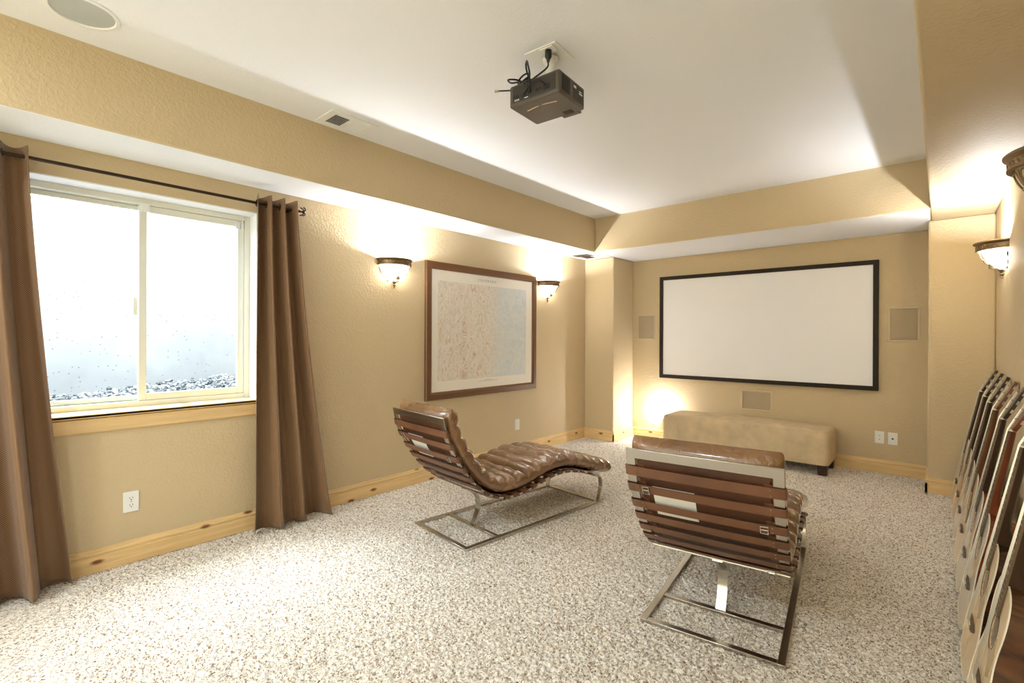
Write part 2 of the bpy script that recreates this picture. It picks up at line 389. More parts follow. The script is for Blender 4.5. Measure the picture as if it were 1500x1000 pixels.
soffit('ceiling_front', XS-0.001, XR+0.001, YB, YN, 'white')
soffit('ceiling_right', XR, XW, YBACK, YN, 'wall')
# baseboards: profiled pine
BP = [(0, 0), (0.016, 0), (0.016, 0.083), (0.010, 0.087), (0.010, 0.093), (0.0155, 0.098), (0.0145, 0.107), (0.007, 0.111), (0.006, 0.122), (0, 0.126)]
def baseboard(name, a, b, nrm):
    a, b = Vector(a), Vector(b); d = (b-a); L = d.length; bm = bmesh.new()
    prism(bm, BP, 'y', 0, L)
    o = struct(name, bm, 'pine', smooth=True, sharp=25)
    t = d.normalized(); z = Vector((0, 0, 1)); nn = Vector(nrm)
    mat = Matrix((nn, t, z)).transposed().to_4x4(); mat.translation = Vector((a.x, a.y, 0.0)); 
    if nn.cross(t).z < 0: pass
    o.matrix_world = mat
    return o
e = 0.016
def bb(name, a, b, n_):
    # keep a right-handed frame: local x = normal, local y = direction
    if Vector((n_[0], n_[1], 0)).cross(Vector((b[0]-a[0], b[1]-a[1], 0))).z < 0: a, b = b, a
    return baseboard(name, (a[0], a[1], 0), (b[0], b[1], 0), (n_[0], n_[1], 0))
bb('baseboard_left', (XL, YBACK), (XL, YP), (1, 0))
bb('baseboard_front_left', (XL, YP), (XP+e, YP), (0, -1))
bb('baseboard_left_return', (XP, YP-e), (XP, YN), (1, 0))
bb('baseboard_front', (XP, YN), (XRP, YN), (0, -1))
bb('baseboard_right_return', (XRP, YPR-e), (XRP, YN), (-1, 0))
bb('baseboard_front_right', (XRP-e, YPR), (XW, YPR), (0, -1))
bb('baseboard_right', (XW, YBACK), (XW, YPR), (-1, 0))

# ------------------------------------------------------------------ window
bm = bmesh.new(); FX0, FX1 = XL-0.225, XL-0.145
def ringbox(bm, x0, x1, y0, y1, z0, z1, w, mi=0):
    box(bm, x0, x1, y0, y0+w, z0, z1, mi); box(bm, x0, x1, y1-w, y1, z0, z1, mi)
    box(bm, x0, x1, y0+w, y1-w, z0, z0+w, mi); box(bm, x0, x1, y0+w, y1-w, z1-w, z1, mi)
ringbox(bm, FX0, FX1, WY0+0.006, WY1-0.006, WZ0+0.004, WZ1-0.006, 0.036)
win = struct('window_1', bm, 'vinyl', bevel=0.003)
YM = 0.735
def sash(y0, y1, x0, x1, w):
    bm = bmesh.new(); ringbox(bm, x0, x1, y0, y1, WZ0+0.042, WZ1-0.044, w)
    s_ = build('sash', bm, 'vinyl', win, bevel=0.003)
    bm = bmesh.new(); xm = (x0+x1)/2; box(bm, xm-0.003, xm+0.003, y0+w-0.004, y1-w+0.004, WZ0+0.042+w-0.004, WZ1-0.044-w+0.004)
    build('pane', bm, 'glass', s_)
    return s_
s1 = sash(WY0+0.043, YM+0.012, FX0+0.008, FX0+0.034, 0.028)
s2 = sash(YM-0.022, WY1-0.043, FX0+0.044, FX0+0.076, 0.040)
bm = bmesh.new(); box(bm, FX0+0.034, FX0+0.05, YM-0.044, YM-0.023, 1.42, 1.53); build('latch', bm, 'vinyl', win, bevel=0.004)
bm = bmesh.new(); box(bm, FX1-0.006, FX1+0.012, YM-0.016, YM+0.028, WZ1-0.085, WZ1-0.035); box(bm, FX1+0.012, FX1+0.017, YM-0.008, YM+0.02, WZ1-0.075, WZ1-0.045)
build('sensor', bm, 'plastic', win, bevel=0.003)
bm = bmesh.new(); box(bm, FX1-0.006, FX1+0.010, WY1-0.10, WY1-0.075, WZ1-0.10, WZ1-0.06); box(bm, FX1-0.006, FX1+0.010, WY1-0.065, WY1-0.05, WZ1-0.10, WZ1-0.06)
tube(bm, spline([(FX1+0.002, WY1-0.058, WZ1-0.062), (FX1+0.004, WY1-0.052, WZ1-0.035), (FX1+0.004, WY1-0.02, WZ1-0.02), (FX1+0.004, WY1-0.008, WZ1-0.018)]), 0.003, 6)
build('contact_sensor', bm, 'plastic', win, bevel=0.002)
# sill board and apron in pine
bm = bmesh.new(); box(bm, FX1-0.002, XL+0.032, WY0+0.007, WY1-0.007, WZ0-0.012, WZ0+0.008); box(bm, XL+0.001, XL+0.032, WY0-0.05, WY1+0.05, WZ0-0.014, WZ0+0.006)
bmesh.ops.translate(bm, verts=bm.verts, vec=(0, 0, 0)); struct('trim_2', bm, 'pine', bevel=0.004)
bm = bmesh.new(); prism(bm, [(XL, 0.765), (XL+0.010, 0.765), (XL+0.016, 0.772), (XL+0.016, 0.792), (XL+0.020, 0.798), (XL+0.020, 0.842), (XL, 0.848)], 'y', WY0-0.03, WY1+0.03)
struct('trim_3', bm, 'pine', bevel=0.002)
# window well outside
bm = bmesh.new()
box(bm, -5.05, -4.9, -0.9, 2.3, 0.4, 2.3); box(bm, -4.9, T-0.001, -0.9, -0.75, 0.4, 2.3); box(bm, -4.9, T-0.001, 2.15, 2.3, 0.4, 2.3); box(bm, -5.05, T-0.001, -0.9, 2.3, 0.3, 0.80)
o = struct('wall_window_well', bm, 'concrete')
bm = bmesh.new(); rnd = random.Random(3)
for i in range(2600):
    x = rnd.uniform(-4.85, T-0.05); y = rnd.uniform(-0.6, 2.0); t_ = (T-x)/(T+4.9); z = 0.838 + 0.10*t_*t_*(0.5+0.5*math.sin(2.2*y+4.1)) + rnd.uniform(-0.01, 0.02)
    r_ = rnd.uniform(0.008, 0.022)
    q = bmesh.ops.create_icosphere(bm, subdivisions=1, radius=r_, matrix=Matrix.Translation((x, y, z)) @ Matrix.Rotation(rnd.random()*6, 4, 'Z') @ Matrix.Diagonal((1, rnd.uniform(0.6, 1), rnd.uniform(0.5, 0.8), 1)))
tag(build('gravel', bm, 'gravel'), 'loose grey gravel in the well outside the window', 'gravel', kind='stuff')

# ------------------------------------------------------------------ curtains and rod
RX, RZ = XL+0.10, 2.172
rod = None
bm = bmesh.new(); tube(bm, [(RX, -0.45, RZ), (RX, 1.575, RZ)], 0.0095, 12)
rod = build('curtain_rod', bm, 'rod', smooth=True)
tag(rod, 'dark metal curtain rod across the top of the window', 'curtain rod')
for yy in (1.567, -0.445):
    s_ = 1 if yy > 0 else -1; bm = bmesh.new()
    tube(bm, [(RX, yy, RZ), (RX, yy+s_*0.02, RZ)], 0.006, 8)
    for a in range(4):
        an = a*math.pi/2 + 0.6
        c = [(RX+math.cos(an)*q*0.04, yy+s_*(0.022+0.02*q*(1-q)*4), RZ+math.sin(an)*q*0.04) for q in (0, .25, .5, .75, 1)]
        tube(bm, c, 0.0045, 6)
    bmesh.ops.create_icosphere(bm, subdivisions=2, radius=0.010, matrix=Matrix.Translation((RX, yy+s_*0.035, RZ)))
    build('finial', bm, 'rod', rod, smooth=True)
for yy in (1.50, -0.40):
    bm = bmesh.new(); box(bm, XL, RX, yy-0.006, yy+0.006, RZ-0.018, RZ-0.008); box(bm, XL, XL+0.006, yy-0.012, yy+0.012, RZ-0.04, RZ+0.03); box(bm, RX-0.006, RX+0.006, yy-0.006, yy+0.006, RZ-0.012, RZ-0.006)
    build('bracket', bm, 'rod', rod)
def curtain(label, top, bot, folds, ph, seed, ampT=0.042, ampB=0.06, sweepx=None):
    rnd = random.Random(seed); nu, nv = 150, 60; ztop, zb = 2.222, 0.012
    me = bpy.data.meshes.new('curtain'); V = []; UV = []
    offs = [rnd.uniform(-1, 1) for _ in range(folds*2+3)]
    for j in range(nv+1):
        v = j/nv; z = ztop + (zb-ztop)*v; w = v**1.35
        y0 = top[0] + (bot[0]-top[0])*w; y1 = top[1] + (bot[1]-top[1])*w
        am = ampT + (ampB-ampT)*v
        for i in range(nu+1):
            u = i/nu
            ww = u + 0.018*v*math.sin(2*math.pi*(u*1.3+0.2+0.3*v))
            phs = 2*math.pi*folds*ww + ph
            k = int(u*folds*2); irr = 1 + 0.45*v*offs[k % len(offs)]
            s_ = math.sin(phs); s_ = math.copysign(abs(s_)**0.75, s_)
            x = RX + am*irr*s_ + 0.02*v + 0.014*v*math.sin(5*u+3*v+seed)
            y = y0 + (y1-y0)*ww + 0.012*math.cos(phs)*(0.4+v)
            # slight break on the floor
            if v > 0.93: x += 0.02*(v-0.93)/0.07*math.sin(9*u+seed)
            V.append((x, y, z + 0.006*math.sin(phs)*(1-v))); UV.append((u*folds*0.17, v*2.2))
    F = [(j*(nu+1)+i, j*(nu+1)+i+1, (j+1)*(nu+1)+i+1, (j+1)*(nu+1)+i) for j in range(nv) for i in range(nu)]
    me.from_pydata(V, [], F); uvl = me.uv_layers.new(name='UVMap')
    for p_ in me.polygons:
        for li in p_.loop_indices: uvl.data[li].uv = UV[me.loops[li].vertex_index]
    me.polygons.foreach_set('use_smooth', [True]*len(me.polygons))
    o = link('curtain', me, 'curtain'); so = o.modifiers.new('thick', 'SOLIDIFY'); so.thickness = 0.003
    tag(o, label, 'curtain', 'curtains at the window')
    # metal grommets where the cloth crosses the rod
    for g in range(folds*2):
        u = (g*math.pi - ph)/(2*math.pi*folds)
        if not 0.01 < u < 0.99: continue
        bm = bmesh.new(); y = top[0] + (top[1]-top[0])*u + 0.005*math.cos(g*math.pi)
        c = [(RX+0.021*math.cos(a), y, RZ+0.021*math.sin(a)) for a in [2*math.pi*q/16 for q in range(16)]]
        tube(bm, c, 0.004, 6, closed=True); build('grommet', bm, 'rod', o, smooth=True)
    return o
curtain('brown checked curtain gathered right of the window beside the wall sconce', (1.285, 1.545), (1.275, 1.79), 3, 2.2, 4, 0.046)
curtain('brown checked curtain at the left end of the window, cut by the photo edge', (-0.34, 0.215), (-0.30, 0.385), 4, 0.5, 9, 0.045, 0.075)

# ------------------------------------------------------------------ wall plates
def plate(name, label, cat, origin, nrm, kind, group=None):
    """front of the plate at local +y... built in x (width), z (height), y (depth from wall)"""
    r = empty(name, origin, math.atan2(nrm[1], nrm[0]) - math.pi/2, label=label, cat=cat, group=group)
    bm = bmesh.new(); box(bm, -0.0365, 0.0365, 0, 0.006, -0.058, 0.058); build('cover_plate', bm, 'plastic', r, bevel=0.0025)
    if kind == 'outlet':
        for dz in (0.02, -0.02):
            bm = bmesh.new(); pr = [(0.0165*math.cos(a), dz + max(-0.0135, min(0.0135, 0.0165*math.sin(a)))) for a in [2*math.pi*q/20 for q in range(20)]]
            prism(bm, pr, 'y', 0.006, 0.0078); f = build('receptacle', bm, 'plastic', r)
            bm = bmesh.new()
            box(bm, -0.008, -0.0055, 0.0075, 0.0083, dz-0.001, dz+0.008); box(bm, 0.0055, 0.008, 0.0075, 0.0083, dz-0.001, dz+0.007)
            prism(bm, [(0.003*math.cos(a), dz-0.008+0.003*math.sin(a)) for a in [2*math.pi*q/10 for q in range(10)]], 'y', 0.0075, 0.0083)
            build('slots', bm, 'slot', f)
        bm = bmesh.new(); lathe(bm, [(0, 0.0015), (0.003, 0.001), (0.0032, 0)], seg=10); 
        for v in bm.verts: v.co = Vector((v.co.x, 0.006+v.co.z, v.co.y))
        build('screw', bm, 'steel', r)
    elif kind == 'blank':
        bm = bmesh.new(); box(bm, -0.017, 0.017, 0.006, 0.0085, -0.034, 0.034); build('switch', bm, 'plastic', r, bevel=0.002)
    elif kind == 'cable':
        bm = bmesh.new(); lathe(bm, [(0.008, 0), (0.008, 0.003), (0.0045, 0.003), (0.0045, 0.012), (0.0015, 0.012), (0, 0.012)], seg=16)
        for v in bm.verts: v.co = Vector((v.co.x, 0.006+v.co.z, v.co.y))
        build('coax_connector', bm, 'slot', r)
    elif kind == 'jack':
        for dz in (0.018, -0.018):
            bm = bmesh.new(); box(bm, -0.007, 0.007, 0.006, 0.0075, dz-0.006, dz+0.006); j = build('jack_port', bm, 'plastic', r)
            bm = bmesh.new(); box(bm, -0.004, 0.004, 0.0072, 0.008, dz-0.003, dz+0.002); build('jack_hole', bm, 'slot', j)
    return r
plate('wall_outlet', 'white double outlet on the wall under the window', 'outlet', (XL, 0.652, 0.346), (1, 0), 'outlet')
plate('wall_plate', 'white blank wall plate below the framed map behind the left chaise', 'wall plate', (XL, 4.04, 0.338), (1, 0), 'blank')
plate('wall_plate', 'white two-port wall plate right of the ottoman, left one of the pair', 'wall plate', (-0.441, YN, 0.342), (0, -1), 'jack')
plate('wall_plate', 'white wall plate with one dark cable socket, right one of the pair', 'wall plate', (-0.341, YN, 0.340), (0, -1), 'cable')

# ------------------------------------------------------------------ projection screen, speakers
r = empty('projection_screen', (-1.560, YN, 0.79), label='wide white projection screen in a dark frame on the end wall', cat='projection screen')
w2, h_ = 1.110, 1.268
bm = bmesh.new(); box(bm, -w2+0.02, w2-0.02, -0.028, -0.012, 0.02, h_-0.02); build('screen_surface', bm, 'screen', r)
bm = bmesh.new(); fw = 0.044
for q in ((-w2, w2, 0, fw), (-w2, w2, h_-fw, h_)): box(bm, q[0], q[1], -0.042, 0, q[2], q[3])
box(bm, -w2, -w2+fw, -0.042, 0, fw, h_-fw); box(bm, w2-fw, w2, -0.042, 0, fw, h_-fw)
build('frame', bm, 'screenframe', r, bevel=0.002)
def inwall(label, cx_, cz, w, h):
    r = empty('in_wall_speaker', (cx_, YN, cz), label=label, cat='speaker', group='speakers in the end wall')
    bm = bmesh.new(); t = 0.014
    for a in ((-w/2, w/2, -h/2, -h/2+t), (-w/2, w/2, h/2-t, h/2), (-w/2, -w/2+t, -h/2+t, h/2-t), (w/2-t, w/2, -h/2+t, h/2-t)): box(bm, a[0], a[1], -0.009, 0, a[2], a[3])
    build('bezel', bm, 'grilleframe', r, bevel=0.003)
    bm = bmesh.new(); box(bm, -w/2+t+0.003, w/2-t-0.003, -0.006, 0, -h/2+t+0.003, h/2-t-0.003); build('grille', bm, 'grille', r, bevel=0.002)
inwall('upright beige in-wall speaker right of the projection screen', -0.262, 1.432, 0.235, 0.325)
inwall('upright beige in-wall speaker left of the projection screen', -2.868, 1.429, 0.245, 0.328)
inwall('horizontal beige in-wall speaker below the projection screen, above the ottoman', -1.544, 0.596, 0.32, 0.225)

# ------------------------------------------------------------------ framed map
r = empty('framed_map', (XL, 3.549, 0.716), label='large framed relief map on the left wall between two sconces', cat='picture')
wy, hz = 0.790, 1.268; fw = 0.072
bm = bmesh.new()
pr = [(0, 0), (0.022, 0), (0.030, 0.006), (0.030, 0.05), (0.022, 0.066), (0.012, fw), (0, fw)]   # x depth, inward
def mitre(bm, pr, y0, y1, z0, z1):
    for (A, B, tin) in (((y0, z0), (y1, z0), (0, 1)), ((y1, z0), (y1, z1), (-1, 0)), ((y1, z1), (y0, z1), (0, -1)), ((y0, z1), (y0, z0), (1, 0))):
        L = []; 
        d = ((B[0]-A[0]), (B[1]-A[1])); ln = math.hypot(*d); d = (d[0]/ln, d[1]/ln)
        for (P, sg) in ((A, 1), (B, -1)):
            L.append([bm.verts.new((x, P[0] + tin[0]*q + sg*d[0]*q, P[1] + tin[1]*q + sg*d[1]*q)) for x, q in pr])
        k = len(pr)
        for i in range(k): bm.faces.new((L[0][i], L[0][(i+1) % k], L[1][(i+1) % k], L[1][i]))
        bm.faces.new(L[0]); bm.faces.new(L[1][::-1])
mitre(bm, pr, -wy, wy, 0, hz); build('frame', bm, 'mapframe', r, smooth=True, sharp=20)
bm = bmesh.new(); box(bm, 0.004, 0.014, -wy+fw-0.006, wy-fw+0.006, fw-0.006, hz-fw+0.006); mg = build('map_sheet', bm, 'mapmargin', r)
bm = bmesh.new(); box(bm, 0.014, 0.0148, -0.648, 0.618, 0.168, 1.098); build('printed_map', bm, 'map', mg)
def text(s_, size, parent, loc, rot, mat, name, ext=0.0004):
    c = bpy.data.curves.new(name, 'FONT'); c.body = s_; c.size = size; c.align_x = 'CENTER'; c.align_y = 'CENTER'; c.extrude = ext; c.space_character = 1.5
    o = bpy.data.objects.new(name, c); COL.objects.link(o)
    bpy.context.view_layer.update(); dg = bpy.context.evaluated_depsgraph_get(); me = bpy.data.meshes.new_from_object(o.evaluated_get(dg))
    bpy.data.objects.remove(o); me.materials.clear(); o2 = link(name, me, mat, parent); o2.location = loc; o2.rotation_euler = rot; return o2
text('COLORADO', 0.036, mg, (0.0148, 0.0, 1.145), (R(90), 0, R(90)), 'ink', 'map_title')
bm = bmesh.new(); box(bm, 0.014, 0.0148, -0.12, 0.16, 0.135, 0.138); box(bm, 0.014, 0.0148, -0.03, 0.07, 0.146, 0.149); build('scale_bar', bm, 'ink', mg)

# ------------------------------------------------------------------ wall sconces
def sconce(label, y, side, lit):
    """half-bowl sconce; local x away from the wall"""
    r = empty('wall_sconce', (XL if side > 0 else XW, y, 1.70), 0 if side > 0 else math.pi, label=label, cat='wall sconce', group='half-bowl wall sconces')
    H0 = 0.245; A0, A1 = -math.pi/2, math.pi/2; RR = 0.165
    bm = bmesh.new()
    pr = [(RR-0.018, H0-0.004), (RR-0.004, H0), (RR, H0-0.004), (RR, H0-0.010), (RR-0.010, H0-0.017), (RR-0.016, H0-0.021), (RR-0.016, H0-0.046), (RR-0.010, H0-0.050), (RR-0.010, H0-0.056), (RR-0.020, H0-0.060), (RR-0.026, H0-0.056), (RR-0.024, H0-0.02)]
    lathe(bm, pr + [pr[0]], seg=40, a0=A0, a1=A1)
    for i in range(19):                       # rope of small leaves on the band
        a = A0 + (i+0.5)*math.pi/19
        bmesh.ops.create_icosphere(bm, subdivisions=1, radius=0.010, matrix=Matrix.Translation(((RR-0.015)*math.cos(a), (RR-0.015)*math.sin(a), H0-0.034)) @ Matrix.Rotation(a, 4, 'Z') @ Matrix.Rotation(0.6, 4, 'X') @ Matrix.Diagonal((0.5, 0.55, 1.25, 1)))
    build('rim', bm, 'bronze', r, smooth=True)
    def br(z): # bowl radius at height
        t = max(0.0, min(1.0, (z-0.055)/(H0-0.052-0.055))); return 0.016 + (RR-0.032-0.016)*math.sin(t*math.pi/2)**0.75 if t > 0 else 0.016
    bm = bmesh.new(); zz = [0.055 + (H0-0.052-0.055)*k/14 for k in range(15)]
    prof = [(br(z), z) for z in zz]; prof += [(max(0.004, q-0.005), z+0.002) for q, z in prof[::-1]]
    lathe(bm, prof + [prof[0]], seg=36, a0=A0, a1=A1)
    build('glass_bowl', bm, 'litglass' if lit else 'offglass', r, smooth=True)
    bm = bmesh.new(); off = 0.004            # scrollwork over the bowl
    for k in range(5):
        ac = A0 + (k+0.5)*math.pi/5
        for sg in (-1, 1):
            pts = []
            for q in range(17):
                t = q/16; a = ac + sg*(0.06 + 0.23*math.sin(t*math.pi*0.9)*(1-0.35*t)); z = H0-0.066 - 0.055*t + 0.012*math.sin(t*2*math.pi)
                rr = br(z)+off; pts.append((rr*math.cos(a), rr*math.sin(a), z))
            tube(bm, pts, 0.0028, 6)
            q = pts[-1]; bmesh.ops.create_icosphere(bm, subdivisions=1, radius=0.006, matrix=Matrix.Translation(q))
    for k in range(6):
        a = A0 + k*math.pi/5; a = max(A0+0.03, min(A1-0.03, a))
        tube(bm, [((br(z)+off)*math.cos(a), (br(z)+off)*math.sin(a), z) for z in [H0-0.06-(H0-0.06-0.06)*t/8 for t in range(9)]], 0.003, 6)
    build('scrollwork', bm, 'bronze', r, smooth=True)
    bm = bmesh.new(); lathe(bm, [(0, 0), (0.004, 0.002), (0.009, 0.008), (0.005, 0.014), (0.012, 0.024), (0.013, 0.03), (0.006, 0.038), (0.018, 0.05), (0.022, 0.060), (0, 0.062)], c=(0.024, 0, 0), seg=16)
    build('finial', bm, 'bronze', r, smooth=True)
    bm = bmesh.new(); box(bm, 0, 0.008, -0.055, 0.055, 0.06, H0-0.02); build('back_plate', bm, 'bronze', r, bevel=0.003)
    bm = bmesh.new(); lathe(bm, [(0, 0.19), (0.016, 0.186), (0.026, 0.165), (0.024, 0.145), (0.013, 0.125), (0.013, 0.10), (0, 0.10)], c=(0.07, 0, 0), seg=16)
    blb = build('bulb', bm, 'litglass' if lit else 'offglass', r, smooth=True)
    bm = bmesh.new(); lathe(bm, [(0, 0.105), (0.017, 0.105), (0.017, 0.07), (0, 0.07)], c=(0.07, 0, 0), seg=12); tube(bm, [(0.004, 0, 0.085), (0.07, 0, 0.085)], 0.007, 8); build('socket', bm, 'bronze', r)
    if lit:
        l = lamp('sconce_lamp', 'POINT', (0.075, 0, 0.205), 16.5, (0.89, 0.945, 1.0), shadow_soft_size=0.018); l.parent = r
    return r
sconce('lit half-bowl wall sconce left of the framed map, between map and curtain', 2.42, 1, True)
sconce('lit half-bowl wall sconce on the left wall just right of the framed map', 4.55, 1, True)
sconce('lit half-bowl wall sconce on the right wall above the guitars', 4.58, -1, True)
sconce('unlit bronze half-bowl wall sconce cut by the right photo edge', 2.46, -1, False)

# ------------------------------------------------------------------ night light behind the ottoman
r = empty('plug_in_night_light', (-2.625, YN, 0.30), label='small lit plug-in light low on the end wall left of the ottoman', cat='night light')
bm = bmesh.new(); box(bm, -0.022, 0.022, -0.030, 0, -0.035, 0.005); build('plug_base', bm, 'plastic', r, bevel=0.005)
bm = bmesh.new(); lathe(bm, [(0.018, -0.012), (0.026, 0.0), (0.024, 0.02), (0.020, 0.05), (0.018, 0.05), (0.022, 0.02), (0.024, 0.002), (0.016, -0.010), (0.018, -0.012)], c=(0, -0.062, 0.0), seg=20); build('glass_shade', bm, 'nightglass', r, smooth=True)
bm = bmesh.new(); box(bm, -0.006, 0.006, -0.05, -0.025, -0.02, -0.008); lathe(bm, [(0, -0.02), (0.02, -0.02), (0.021, -0.011), (0, -0.011)], c=(0, -0.062, 0), seg=16); build('holder', bm, 'steel', r)
l = lamp('night_light_lamp', 'POINT', (0, -0.062, 0.085), 8.5, (0.93, 0.96, 1.0), shadow_soft_size=0.02); l.parent = r

# ------------------------------------------------------------------ ottoman
r = empty('ottoman', (-1.595, 5.60, 0), label='long tan suede ottoman bench below the projection screen', cat='ottoman')
L2, D2 = 0.815, 0.24
def softbox(bm, hx, hy, z0, z1, rad, puff, nx=48, ny=16, nz=10):
    """rounded box with a puffed top"""
    def put(x, y, z):
        cx_ = max(-hx+rad, min(hx-rad, x)); cy_ = max(-hy+rad, min(hy-rad, y)); cz = max(z0+rad*0.5, min(z1-rad, z))
        d = Vector((x-cx_, y-cy_, (z-cz)))
        if d.length > 1e-6:
            k = d.length/max(abs(d.x), abs(d.y), abs(d.z)); d = d/k
        p_ = Vector((cx_, cy_, cz)) + d
        if z >= z1-1e-6: p_.z += puff*(1-(x/hx)**4)*(1-(y/hy)**4)
        return p_
    cache = {}
    def vert(i, j, k):
        key = (i, j, k)
        if key not in cache: cache[key] = bm.verts.new(put(-hx+2*hx*i/nx, -hy+2*hy*j/ny, z0+(z1-z0)*k/nz))
        return cache[key]
    for i in range(nx):
        for j in range(ny):
            bm.faces.new((vert(i,j,nz), vert(i+1,j,nz), vert(i+1,j+1,nz), vert(i,j+1,nz))); bm.faces.new((vert(i,j,0), vert(i,j+1,0), vert(i+1,j+1,0), vert(i+1,j,0)))
    for k in range(nz):
        for i in range(nx):
            bm.faces.new((vert(i,0,k), vert(i+1,0,k), vert(i+1,0,k+1), vert(i,0,k+1))); bm.faces.new((vert(i,ny,k), vert(i,ny,k+1), vert(i+1,ny,k+1), vert(i+1,ny,k)))
        for j in range(ny):
            bm.faces.new((vert(0,j,k), vert(0,j,k+1), vert(0,j+1,k+1), vert(0,j+1,k))); bm.faces.new((vert(nx,j,k), vert(nx,j+1,k), vert(nx,j+1,k+1), vert(nx,j,k+1)))
bm = bmesh.new(); softbox(bm, L2, D2, 0.095, 0.415, 0.04, 0.018); build('upholstered_body', bm, 'suede', r, smooth=True, sharp=80)
bm = bmesh.new()
for xx in (-L2+0.185, L2-0.185): tube(bm, [(xx, -D2-0.0005, 0.11), (xx, -D2-0.0005, 0.37), (xx, -D2+0.02, 0.412), (xx, -D2+0.06, 0.422)], 0.0022, 6)
tube(bm, [(-L2+0.02, -D2+0.012, 0.405), (L2-0.02, -D2+0.012, 0.405)], 0.0022, 6)
build('seams', bm, 'suede', r)
for sx in (-1, 1):
    for sy in (-1, 1):
        bm = bmesh.new(); x, y = sx*(L2-0.055), sy*(D2-0.055); v = box(bm, x-0.042, x+0.042, y-0.042, y+0.042, 0, 0.1)
        for q in v:
            if q.co.z < 0.01: q.co.x = x + (q.co.x-x)*0.85; q.co.y = y + (q.co.y-y)*0.85
        build('leg', bm, 'darkwood', r, bevel=0.003)

